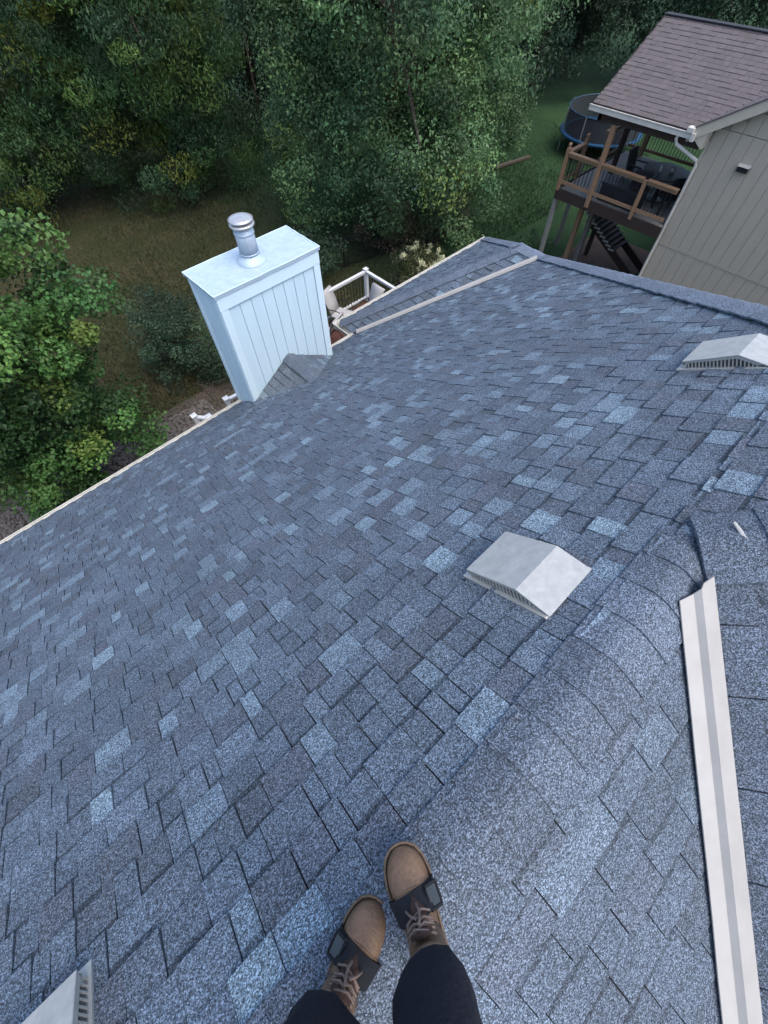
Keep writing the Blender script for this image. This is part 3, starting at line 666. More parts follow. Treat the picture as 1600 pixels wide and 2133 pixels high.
# main gable roof
gs = math.hypot(1, gp); X2 = NX+13
groof = slab('gable_roof', [(NX-.05, NY0, NZ), (X2, NY0, NZ), (X2, GY, GZ), (NX-.05, GY, GZ)], .07, 'wood_dark', nh)
ncourses((0, NY0, NZ+.006), (1, 0, 0), (0, -1, gp), (0, gp, 1), (NY0-GY)*gs, NX-.08, NX+9, groof, 63, NT)
slab('gable_roof', [(NX-.05, GY, GZ), (X2, GY, GZ), (X2, GY-(NY0-GY), NZ), (NX-.05, GY-(NY0-GY), NZ)], .07, 'wood_dark', nh)
for s_ in (1, -1):
    b = MB(); b.beam((NX-.075, GY+s_*(NY0-GY), NZ-.12), (NX-.075, GY, GZ-.12), .04, .24); b.build('rake_board', M['ntrim'], nh)
    b = MB(); b.beam((NX-.10, GY+s_*(NY0-GY), NZ+.01), (NX-.10, GY, GZ+.01), .05, .03); b.build('drip_edge', M['nshingle'], nh, tint=(.08, .065, .071))
b = MB(); b.add([(NX-.07, NY0+.0, NZ-.02), (NX+.24, NY0+.0, NZ-.02), (NX+.24, WY, NZ-.30), (NX-.07, WY, NZ-.30), (NX-.07, WY, NZ+.05), (NX+.24, WY, NZ+.05)], [(0, 3, 4), (1, 5, 2), (0, 1, 2, 3), (0, 4, 5, 1), (2, 5, 4, 3)]); b.build('soffit_return', M['ntrim'], nh)
# wall of grooved panels
b = MB(); b.add([(WX+.02, WY, 0), (WX+.02, GY-4.9, 0), (WX+.02, GY-4.9, NZ), (WX+.02, GY, GZ-.1), (WX+.02, WY, NZ-.02), (X2-.3, WY, 0), (X2-.3, GY-4.9, 0), (X2-.3, GY-4.9, NZ), (X2-.3, GY, GZ-.1), (X2-.3, WY, NZ-.02)], [(0, 1, 2, 3, 4)[::-1], (5, 6, 7, 8, 9), (0, 5, 9, 4)[::-1], (1, 2, 7, 6)]); nwall = b.build('wall', M['nwall'], nh)
band1 = at_x(1375, 506, WX)[2]; band0 = at_x(1503, 266, WX)[2]
yb = WY-.06; i = 0
while yb > -2.5:
    y2 = yb-.305; ztop = min(NZ+gp*(NY0-yb)-.02, NZ+gp*(NY0-y2)-.02)
    for (z0, z1, ex) in ((0.2, band1-.012, 0), (band1+.012, band0-.01, .006), (band0+.01, max(ztop-.18, band0+.02), .012)):
        if z1 > z0+.03:
            b = MB(); b.box(WX-.004-ex, WX+.019, y2+.004, yb-.004, z0, z1); b.build('siding_panel', M['nwall'], nwall)
    yb = y2; i += 1
b = MB(); b.box(WX-.016, WX+.01, -2.5, WY-.06, band1-.02, band1+.008); b.build('band_flashing', M['nwall'], nwall)
b = MB(); b.box(WX-.02, WX+.018, WY-.055, WY+.015, 0, NZ-.2); b.box(WX+.02, WX+.08, WY+.001, WY+.018, 0, NZ-.2); b.build('corner_board', M['ntrim'], nwall)
# downspout
g0 = at_x(1420, 268, NX-.09); g1 = at_x(1413, 283, NX-.05); g2 = at_x(1462, 313, NX+.12)
b = MB(); pts = [(NX-.09, g0[1], NZ-.13), (NX-.085, g0[1]+.02, NZ-.22), (NX-.04, g0[1]-.02, NZ-.33), (WX-.07, WY+.03, NZ-.60), (WX-.06, WY-.005, NZ-.70), (WX-.06, WY-.01, .3), (WX-.15, WY+.02, .1)]
b.tube(pts, .042, 8); b.build('downspout', M['nwhite'], nh)
b = MB(); b.box(NX-.2, NX-.02, NY0-.16, NY0+.02, NZ-.02, NZ+.09); b.build('gutter_end_box', M['nwhite'], nh, bevel=.01); b = MB(); b.box(NX-.19, NX-.06, NY0-.24, NY0-.152, NZ-.17, NZ-.01); b.build('gutter_end_cap', M['nwhite'], nh)
# dryer vent on the wall
vp = at_x(1548, 352, WX-.05)
b = MB(); b.box(WX-.09, WX-.012, vp[1]-.13, vp[1]+.13, vp[2]-.07, vp[2]+.06); v = b.build('wall_vent', M['dark_plastic'], nh)
b = MB(); b.add([(WX-.14, vp[1]-.15, vp[2]+.062), (WX-.14, vp[1]+.15, vp[2]+.062), (WX-.012, vp[1]+.15, vp[2]+.085), (WX-.012, vp[1]-.15, vp[2]+.085), (WX-.14, vp[1]-.15, vp[2]+.05), (WX-.14, vp[1]+.15, vp[2]+.05), (WX-.012, vp[1]+.15, vp[2]+.063), (WX-.012, vp[1]-.15, vp[2]+.063)], [(0, 1, 2, 3), (7, 6, 5, 4), (0, 4, 5, 1), (1, 5, 6, 2), (2, 6, 7, 3), (3, 7, 4, 0)]); b.build('vent_hood', M['nwhite'], v)

# neighbour's raised deck
dk = at_x(1160, 390, NX); KZ, KY = dk[2], dk[1]
KX = NX+4.2
nd = empty('raised_deck', (17, 7, 0), 'brown raised deck on tall posts under the neighbour porch roof', 'deck')
b = MB(); b.box(NX-.02, NX+.03, WY, KY, KZ-.30, KZ); b.box(NX+.032, KX, KY-.05, KY, KZ-.30, KZ); b.build('fascia_board', M['wood_dark'], nd)
y = WY+.02
while y < KY-.15:
    b = MB(); b.box(NX+.035, KX, y, y+.134, KZ-.04, KZ-.004); b.build('deck_board', M['wood_grey'], nd); y += .14
rz = at_x(1188, 318, NX)[2]; bz = at_x(1175, 380, NX)[2]
py_ = [KY-.05, at_x(1232, 400, NX)[1], at_x(1318, 440, NX)[1], WY+.05]
ztall = NZ-.2
def post(x, y, z0, z1, w, mat, name='rail_post'):
    b = MB(); b.box(x-w/2, x+w/2, y-w/2, y+w/2, z0, z1); return b.build(name, M[mat], nd, bevel=.006)
p = post(NX+.0, py_[0], KZ-.05, rz+.12, .11, 'wood'); b = MB(); b.lathe((NX, py_[0], rz+.12), [(.05, 0), (.035, .02), (.055, .05), (.06, .08), (.04, .115), (0, .12)], 12); b.build('finial', M['wood'], p, True)
p2x = NX+1.0; p = post(p2x, KY-.05, KZ-.05, rz+.12, .11, 'wood'); b = MB(); b.lathe((p2x, KY-.05, rz+.12), [(.05, 0), (.035, .02), (.055, .05), (.06, .08), (.04, .115), (0, .12)], 12); b.build('finial', M['wood'], p, True)
post(NX, py_[1], KZ-.2, ztall-.14, .13, 'wood', 'roof_post'); post(NX, py_[2], KZ-.08, rz-.02, .10, 'wood')
post(NX+2.2, NY1-.3, KZ-.05, ztall-.16, .13, 'wood_dark', 'roof_post'); post(KX-.1, NY1-.3, KZ-.05, ztall-.16, .13, 'wood', 'roof_post')
def wrail(a, c, z, w, h, mat='wood', nm='top_rail'):
    b = MB(); b.beam((a[0], a[1], z), (c[0], c[1], z), w, h); b.build(nm, M[mat], nd)
def wpan(a, c):
    wrail(a, c, rz, .14, .035); wrail(a, c, rz-.065, .04, .085); wrail(a, c, bz, .05, .085, nm='bottom_rail')
    a = np.array(a); c = np.array(c); L = np.linalg.norm(c-a); k = int(L/.11)
    for i in range(1, k):
        q = a+(c-a)*i/k; b = MB(); b.beam((q[0], q[1], bz+.04), (q[0], q[1], rz-.1), .016, .016); b.build('baluster', M['black_metal'], nd)
wpan((NX, py_[0]-.06), (NX, py_[1]+.07)); wpan((NX, py_[1]-.07), (NX, py_[2]+.06)); wpan((NX, py_[2]-.06), (NX, py_[3]))
wpan((NX+.06, KY-.05), (p2x-.06, KY-.05)); wpan((NX+2.27, KY-.05), (KX-.1, KY-.05)); wpan((KX-.05, KY-.1), (KX-.05, WY+.1))
for (px, py, x, w, mt) in ((1159, 412, NX+.08, .13, 'wood_grey'), (1186, 424, NX+3.2, .13, 'wood_grey'), (1214, 432, NX+.9, .15, 'wood'), (1240, 428, NX+1.6, .15, 'wood_grey'), (1258, 430, NX+3.4, .15, 'wood_dark')):
    q = at_x(px, py, x); b = MB(); b.box(x-w/2, x+w/2, q[1]-w/2, q[1]+w/2, 0, KZ-.30); b.build('support_post', M[mt], nd, bevel=.006)
# stairs going down under the deck
s0 = at_x(1243, 436, NX+3.0); s1 = at_x(1288, 508, NX+3.0); k = 9
st = empty('deck_stairs', (NX+3, s1[1], 0), 'dark stair flight with pale tread edges below the raised deck', 'stairs')
dirn = (s1-s0)/(k-1)
for i in range(k):
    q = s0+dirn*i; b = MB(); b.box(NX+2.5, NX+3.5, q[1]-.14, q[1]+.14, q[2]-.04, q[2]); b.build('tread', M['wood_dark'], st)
    b = MB(); b.box(NX+2.485, NX+2.515, q[1]-.12, q[1]+.12, q[2]-.07, q[2]-.005); b.build('tread_edge', M['pale'], st)
for x in (NX+2.56, NX+3.44):
    b = MB(); b.beam(s0+np.array([x-s0[0], .0, -.18]), s1*np.array([0, 1, 0])+np.array([x, s1[2]*0-.0, 0])+dirn*(s1[2]/-dirn[2])*np.array([0, 1, 0])+np.array([0, 0, .02]), .05, .25); b.build('stringer', M['wood_dark'], st)
b = MB(); b.box(NX-.6, NX+5.5, WY-1, KY+.3, -.2, .07); tag(b.build('dirt_patch', M['dirt']), kind='structure')
# things on the deck
tb = at_z(1405, 328, KZ+.74); tbl = empty('patio_table', (NX+1.9, tb[1], KZ), 'round dark patio table set with small items on the raised deck', 'table')
tx, ty = NX+1.5, at_x(1400, 330, NX+1.5)[1]
b = MB(); b.lathe((tx, ty, KZ), [(0, .70), (.66, .70), (.68, .715), (.68, .73), (.66, .74), (0, .74)], 28); b.build('table_top', M['table'], tbl)
b = MB(); b.lathe((tx, ty, KZ), [(.28, 0), (.28, .03), (.05, .06), (.04, .69), (.2, .70)], 16); b.build('pedestal', M['dark_plastic'], tbl)
for i, (dx, dy, h, r_, lb) in enumerate(((-.15, .12, .16, .05, 'small white pot on the round dark patio table'), (.1, -.15, .1, .07, 'low pale bowl on the round dark patio table'))):
    b = MB(); b.lathe((tx+dx, ty+dy, KZ+.7405), [(0, 0), (r_*.7, 0), (r_, h*.6), (r_*.9, h), (0, h)], 12); tag(b.build('pot' if i == 0 else 'bowl', M['pale']), lb, 'pot' if i == 0 else 'bowl')
def dark_chair(x, y, a, lb):
    c = empty('deck_chair', (x, y, KZ-.003), lb, 'chair', 'dark chairs around the patio table', local=True, rz=a)
    b = MB(); b.box(-.26, .26, -.22, .28, .36, .46); b.build('seat', M['dark_plastic'], c, bevel=.02)
    b = MB(); b.hexa([(-.26, -.22, .46), (.26, -.22, .46), (.26, -.14, .46), (-.26, -.14, .46), (-.25, -.34, .98), (.25, -.34, .98), (.25, -.28, .99), (-.25, -.28, .99)]); b.build('backrest', M['dark_plastic'], c, bevel=.02)
    for sx in (-.24, .24):
        for sy in (-.2, .25):
            b = MB(); b.box(sx-.02, sx+.02, sy-.02, sy+.02, 0, .36); b.build('leg', M['dark_plastic'], c)
        b = MB(); b.box(sx-.03, sx+.03, -.2, .26, .62, .65); b.build('arm', M['dark_plastic'], c)
dark_chair(tx-.75, ty+.35, R(-65), 'dark patio chair on the rail side of the round deck table')
dark_chair(tx+.2, ty+1.0, R(180), 'dark patio chair on the lawn side of the round deck table')
dark_chair(tx-.55, ty-.6, R(-40), 'dark patio chair on the house side of the round deck table')
# long dark storage bench behind the railing
gy = at_x(1300, 395, NX+.45)[1]
g = empty('storage_bench', (NX+.5, gy, KZ), 'long dark storage bench behind the deck railing', 'bench')
b = MB(); b.box(NX+.2, NX+.75, gy-.65, gy+.65, KZ-.003, KZ+.45); b.build('body', M['dark_plastic'], g, bevel=.02)
b = MB(); b.box(NX+.17, NX+.78, gy-.68, gy+.68, KZ+.452, KZ+.50); b.build('lid', M['dark_plastic'], g, bevel=.015)

# trampoline beyond the neighbour's deck
tp = at_z(1232, 288, .9); tr = 1.9; hh = 0.95
tcn = np.array([tp[0]+1.2, tp[1]+.2, 0])
tm = empty('trampoline', tuple(tcn), 'trampoline with black safety net and blue padded rim behind the raised deck', 'trampoline')
N = 32; circ = lambda r_, z: [(tcn[0]+r_*math.cos(2*math.pi*i/N), tcn[1]+r_*math.sin(2*math.pi*i/N), z) for i in range(N)]
b = MB(); b.loft([circ(tr-.05, .86), circ(tr-.05, .92), circ(tr+.22, .92), circ(tr+.22, .86)], caps=False); b.f += [(i, (i+1) % N, 3*N+(i+1) % N, 3*N+i)[::-1] for i in range(N)]; b.build('rim_pad', M['blue'], tm)
b = MB(); b.loft([circ(tr-.06, .885), circ(.01, .88)], caps=False); b.build('mat', M['black_metal'], tm)
b = MB(); b.loft([circ(tr+.02, .92), circ(tr+.02, .9+hh)], caps=False); b.build('net', M['net'], tm)
b = MB(); b.tube([Vector(p) for p in circ(tr+.04, .9+hh)]+[Vector(circ(tr+.04, .9+hh)[0])], .018, 6); b.build('top_rope', M['blue'], tm)
for i in range(0, N, 4):
    a = 2*math.pi*i/N; b = MB(); b.tube([(tcn[0]+(tr+.12)*math.cos(a), tcn[1]+(tr+.12)*math.sin(a), z) for z in (0, .9+hh)], .03, 6); b.build('pole', M['steel'], tm)

# ------------------------------------------------------------------ yard
def fence(A, B, label):
    A = np.array([A[0], A[1], 0]); B = np.array([B[0], B[1], 0]); f = empty('iron_fence', tuple(A), label, 'fence'); L = np.linalg.norm(B-A); u = (B-A)/L; k = int(L/.11); z = np.array([0, 0, 1.])
    for h in (.15, 1.05, 1.2):
        b = MB(); b.beam(A+z*h, B+z*h, .03, .035); b.build('rail', M['black_metal'], f)
    for i in range(k+1):
        b = MB(); q = A+u*L*i/k; w = .05 if i % 16 == 0 else .018; b.beam(q+z*(0.0 if i % 16 == 0 else .05), q+z*(1.35 if i % 16 == 0 else 1.25), w, w); b.build('post' if i % 16 == 0 else 'picket', M['black_metal'], f)
fa, fb_ = at_z(640, 585), at_z(905, 497)
fence(fa, fb_, 'black iron picket fence below the big tree beside the deck')
a, c = at_z(1030, 354), at_z(1102, 331)
b = MB(); b.beam((a[0], a[1], .10), (c[0], c[1], .10), .14, .14); tag(b.build('timber', M['bark'], bevel=.02), 'weathered timber edging lying on the lawn beside the big tree', 'timber')
a = at_z(868, 396); b = MB(); b.tube([(a[0]-.35, a[1]-.1, .1), (a[0]+.35, a[1]+.1, .13)], .06, 8); tag(b.build('pipe', M['pale']), 'short pale pipe lying on the grass under the big tree', 'pipe')
a, c = at_z(298, 757), at_z(396, 734); b = MB(); b.beam((a[0], a[1], .06), (c[0], c[1], .06), .05, .1); tag(b.build('lawn_edging', M['stone']), 'thin grey lawn edging strip beside the dark shrub', 'edging')

def leaf_cloud(r, centers, radii, per, size, tints, droop=0.0, aspect=0.55, shell=0.55):
    """leaf-sized folded faces spread over clumps -> verts, faces, tints"""
    K = len(centers); N = per*K
    C = np.repeat(centers, per, 0); Rr = np.repeat(radii, per, 0)
    d = r.standard_normal((N, 3)); d /= np.linalg.norm(d, axis=1, keepdims=True)
    rad = shell+(1.12-shell)*r.random((N, 1))**0.8
    P = C+d*Rr*rad
    nrm = d*0.8+np.array([0, 0, 0.55])+r.standard_normal((N, 3))*0.55; nrm /= np.linalg.norm(nrm, axis=1, keepdims=True)
    ax = np.cross(nrm, r.standard_normal((N, 3))); ax[:, 2] -= droop; ax /= np.linalg.norm(ax, axis=1, keepdims=True)+1e-9
    sd = np.cross(nrm, ax); sd /= np.linalg.norm(sd, axis=1, keepdims=True)+1e-9
    L = size*(0.65+0.7*r.random((N, 1))); Wd = L*aspect*(0.8+0.4*r.random((N, 1)))
    fold = nrm*L*0.12
    V = np.stack([P-ax*L*.5, P+sd*Wd*.5+fold-ax*L*.05, P+ax*L*.5-nrm*L*.1, P-sd*Wd*.5+fold-ax*L*.05], 1).reshape(-1, 3)
    i = np.arange(N)[:, None]*4
    Fc = np.concatenate([i+np.array([0, 1, 2]), i+np.array([0, 2, 3])], 1).reshape(-1, 3)
    T = np.repeat(tints, per, 0)*(0.75+0.5*r.random((N, 1)))
    T[:, 0] *= (0.9+0.25*r.random(N)); T = np.repeat(T, 4, 0)
    return V, Fc, T
def tree(name, label, group, base, top, cc, cr, nclump, csize, per, lsize, cols, seed, trunk_r=.2, mat='leaf', droop=0.0, aspect=.55, flat=0.75, low=0.0, cat='tree', limbs=7, warm=None):
    r = np.random.default_rng(seed); root = empty(name, tuple(base), label, cat, group)
    cc = np.array(cc, float); cr = np.array(cr, float)
    d = r.standard_normal((nclump*3, 3)); d /= np.linalg.norm(d, axis=1, keepdims=True)
    rad = 0.35+0.65*r.random((len(d), 1))**0.5
    lump = 1+0.16*np.sin(d[:, :1]*5+seed)+0.14*np.sin(d[:, 1:2]*6+2*seed)+0.12*np.sin(d[:, 2:]*7)
    C = cc+d*cr*rad*lump*0.93; C = C[C[:, 2] > low][:nclump]
    Rr = csize*(0.6+0.8*r.random((len(C), 1)))*np.array([[1, 1, flat]])
    cols = np.array(cols)*FB; ci = r.integers(0, len(cols), len(C)); T = cols[ci]*(0.5+1.05*r.random((len(C), 1))**1.3)
    if warm is not None:
        w = r.random(len(C)) < warm[1]; T[w] = np.array(warm[0])*(0.8+0.4*r.random((w.sum(), 1)))
    V, Fc, Tt = leaf_cloud(r, C, Rr, per, lsize, T, droop, aspect)
    o = mesh_np('crown', V, Fc, M[mat], root, Tt)
    if trunk_r:
        b = MB(); h = top-base[2]; pts = [np.array(base)-(0, 0, .1)]+[np.array(base)*(1-t)+np.array([cc[0], cc[1], base[2]+h])*t+np.array([.12*math.sin(5*t+seed), .12*math.cos(4*t+seed), 0])+np.array([0, 0, 0]) for t in (.15, .35, .55, .8)]
        b.tube(pts, [trunk_r*1.35, trunk_r, trunk_r*.85, trunk_r*.65, trunk_r*.3], 9); b.build('trunk', M['bark'], root, True)
        for k in range(limbs):
            e = C[r.integers(0, len(C))]; s = pts[2]*(1-k/limbs)+pts[4]*(k/limbs); mid = (s+e)/2+np.array([0, 0, .12*np.linalg.norm(e-s)])
            b = MB(); b.tube([s, mid, e], [trunk_r*.42, trunk_r*.28, trunk_r*.08], 6); b.build('limb', M['bark'], root, True)
    return root
FB = 1.3
GR = [(0.034, 0.082, 0.020), (0.042, 0.100, 0.024), (0.026, 0.068, 0.018), (0.058, 0.118, 0.026)]
OAK = [(0.052, 0.100, 0.042), (0.066, 0.122, 0.049), (0.036, 0.076, 0.034), (0.080, 0.142, 0.052)]
LOC = [(0.036, 0.078, 0.024), (0.030, 0.068, 0.026), (0.054, 0.096, 0.024), (0.026, 0.058, 0.026)]
DRK = [(0.024, 0.050, 0.026), (0.031, 0.060, 0.030), (0.021, 0.043, 0.024)]
# young maple close to the house
tree('maple_tree', 'bright green maple crown rising past the gutter by the house', None, (-1.4, 11.0, 0), 9.0, (-1.65, 10.5, 4.6), (2.75, 2.2, 5.2), 330, .40, 300, .088, GR, 71, .12, aspect=.8, low=.7, warm=((.095, .15, .03), .06))
# big oak in the middle
tree('oak_tree', 'broad dark green oak standing between the deck and the neighbour house', None, (14.6, 15.4, 0), 12, (14.6, 15.0, 6.9), (5.7, 5.2, 6.7), 600, .70, 330, .115, OAK, 72, .34, low=.9, warm=((.10, .145, .035), .05), limbs=12)
# locusts at the left back
LB = 'feathery locust trees along the back lawn'
tree('locust_tree', 'feathery yellow-green locust spreading over the brown lawn', LB, (4.0, 29.5, 0), 12, (4.6, 28.2, 6.0), (5.2, 4.4, 6.2), 430, .85, 250, .15, LOC, 73, .3, 'leaf2', .8, .34, .6, .5, warm=((.11, .14, .022), .09))
tree('locust_tree', 'dark feathery locust next to the broad oak behind the chimney', LB, (9.6, 26.3, 0), 12, (9.8, 25.2, 5.6), (4.2, 4.0, 6.0), 380, .8, 250, .15, LOC, 74, .28, 'leaf2', .8, .34, .6, .4, warm=((.10, .13, .022), .03))
tree('locust_tree', 'shaded locust at the far edge of the brown lawn above the maple', LB, (-2.0, 31.0, 0), 12, (-2.0, 30.5, 6.0), (5, 4.5, 6.0), 300, .9, 180, .18, LOC, 75, .3, 'leaf2', .8, .34, .6, .4)
TB = 'trees behind the yards'
for (x, y, rx, rz, nc, sd, lb) in ((17.5, 30, 5.5, 6.5, 260, 81, 'dark tree filling the gap between the locust and the oak'), (25.5, 24.5, 5.5, 6.5, 300, 82, 'hazy green tree standing directly behind the broad oak'), (34.0, 22.0, 5.5, 6.5, 300, 83, 'dark tree towering behind the trampoline'),
                                   (40.5, 15.0, 5.5, 6.5, 260, 84, 'dark tree behind the peak of the neighbour porch roof'), (44.0, 7.0, 6, 6.5, 240, 85, 'far dark tree beyond the neighbour roof ridge'), (33, 33, 7, 7, 200, 86, 'tall dim tree far behind the oak'), (10, 38, 7, 7, 200, 87, 'tall dim tree far behind the locusts'), (44, 25, 7, 7, 180, 88, 'tall dim tree far behind the trampoline')):
    tree('shade_tree', lb, TB, (x, y, 0), 12, (x, y, 6.0), (rx, rx, rz), nc, 1.0, 150, .21, DRK if sd != 82 else OAK, sd, .3, 'leaf', .2, .5, .75, .4)
# shrubs
def shrub(name, label, c, r3, n, cs, per, ls, cols, seed, group=None, cat='shrub', mat='leaf', aspect=.5):
    return tree(name, label, group, (c[0], c[1], 0), r3[2]*1.6, (c[0], c[1], r3[2]*.95), r3, n, cs, per, ls, cols, seed, .05, mat, 0, aspect, .85, .05, cat, limbs=4)
q = at_z(385, 735, .5); shrub('dark_shrub', 'large dark shrub on the lawn just left of the chimney', q, (1.75, 1.5, 1.25), 90, .32, 120, .085, DRK, 91)
q = at_z(470, 760, .4); shrub('low_shrub', 'low dark shrub half hidden behind the chimney', q, (1.2, 1.0, .8), 50, .28, 100, .08, DRK, 92)
q = at_z(640, 560, .5); shrub('dense_shrub', 'dark shrub between the chimney top and the iron fence', q, (1.4, 1.2, .9), 60, .3, 90, .09, DRK, 93)
q = at_z(800, 500, .6); shrub('brown_shrub', 'brownish twiggy shrub under the oak beside the pale blooms', (q[0]+.5, q[1]+.3), (1.6, 1.3, 1.0), 60, .3, 90, .085, [(.06, .05, .03), (.05, .055, .028), (.075, .055, .04)], 94)
q = at_z(935, 468, .5); shrub('russet_shrub', 'russet tinged shrub above the jogged roof corner', q, (1.4, 1.1, .8), 50, .28, 90, .085, [(.10, .07, .05), (.06, .06, .03), (.05, .06, .03)], 95)
q = at_z(868, 556, 1.0); hyd = shrub('hydrangea', 'shrub with pale cream flower heads beyond the jogged eave', (q[0]+.2, q[1]), (1.25, 1.0, .85), 60, .28, 90, .085, [(.06, .075, .025), (.05, .055, .025)], 96)
r = np.random.default_rng(4)
for i in range(24):
    a = r.uniform(0, 6.28); d = np.array([math.cos(a)*r.uniform(.2, 1.25), math.sin(a)*r.uniform(.2, 1.0), 0]); c = np.array([q[0]+.2+d[0], q[1]+d[1], 1.1+.6*r.random()-abs(d[0])*.2])
    Vv, Fc, Tt = leaf_cloud(r, c[None]+r.standard_normal((3, 3))*.03, np.full((3, 3), .09), 34, .05, np.array([[.46, .47, .28]]*3), shell=.2, aspect=.9); mesh_np('flower_head', Vv, Fc, M['petal'], hyd, Tt)
q = at_z(1110, 520, .2); shrub('small_plant', 'small leafy plant at the foot of the raised deck posts', q, (.8, .7, .5), 30, .2, 70, .08, OAK, 97)
q = at_z(480, 840, .3)
# rock bed along the foundation
def rocks():
    r = np.random.default_rng(8); t = (1+5**.5)/2
    iv = np.array([(-1, t, 0), (1, t, 0), (-1, -t, 0), (1, -t, 0), (0, -1, t), (0, 1, t), (0, -1, -t), (0, 1, -t), (t, 0, -1), (t, 0, 1), (-t, 0, -1), (-t, 0, 1)])/1.9
    jf = np.array([(0, 11, 5), (0, 5, 1), (0, 1, 7), (0, 7, 10), (0, 10, 11), (1, 5, 9), (5, 11, 4), (11, 10, 2), (10, 7, 6), (7, 1, 8), (3, 9, 4), (3, 4, 2), (3, 2, 6), (3, 6, 8), (3, 8, 9), (4, 9, 5), (2, 4, 11), (6, 2, 10), (8, 6, 7), (9, 8, 1)])
    N = 3000; P = np.stack([r.uniform(-6, 2.6, N), r.uniform(10.5, 11.7, N), r.uniform(.0, .07, N)], -1)
    S = r.uniform(.03, .075, (N, 1, 1))*np.array([1, 1, .65])*(.8+.4*r.random((N, 12, 3)))
    V = (P[:, None]+iv[None]*S).reshape(-1, 3); Fc = (np.arange(N)[:, None, None]*12+jf[None]).reshape(-1, 3)
    o = mesh_np('rock_bed', V, Fc, M['stone']); tag(o, 'brown and grey river rock bed along the house foundation', 'rocks', kind='stuff')
rocks()
b = MB(); b.box(-6.2, 2.8, 9.4, 12.1, -.2, .03); b.box(2.81, 6, 10.2, 12.6, -.2, .028); tag(b.build('mulch_bed', M['bark']), kind='structure')
# grass blades on the visible lawn
def blades():
    r = np.random.default_rng(9); N = 150000
    x = r.uniform(-2, 30, N); y = r.uniform(11, 31, N); h = r.uniform(.06, .17, (N, 1)); a = r.uniform(0, 6.28, N); w = .018
    P = np.stack([x, y, np.zeros(N)-.01], -1); sd = np.stack([np.cos(a), np.sin(a), np.zeros(N)], -1)*w; tip = np.concatenate([r.standard_normal((N, 2))*.035, h], 1)
    V = np.stack([P-sd, P+sd, P+tip], 1).reshape(-1, 3); Fc = np.arange(3*N).reshape(-1, 3)
    t = np.clip((x-9)/5, 0, 1)[:, None]; c = (np.array([.046, .055, .024])*(1-t)+np.array([.028, .058, .024])*t)*(.6+.8*r.random((N, 1)))
    o = mesh_np('grass', V, Fc, M['leaf'], None, np.repeat(c, 3, 0)); tag(o, 'short patchy lawn grass behind the houses', 'grass', kind='stuff')
blades()

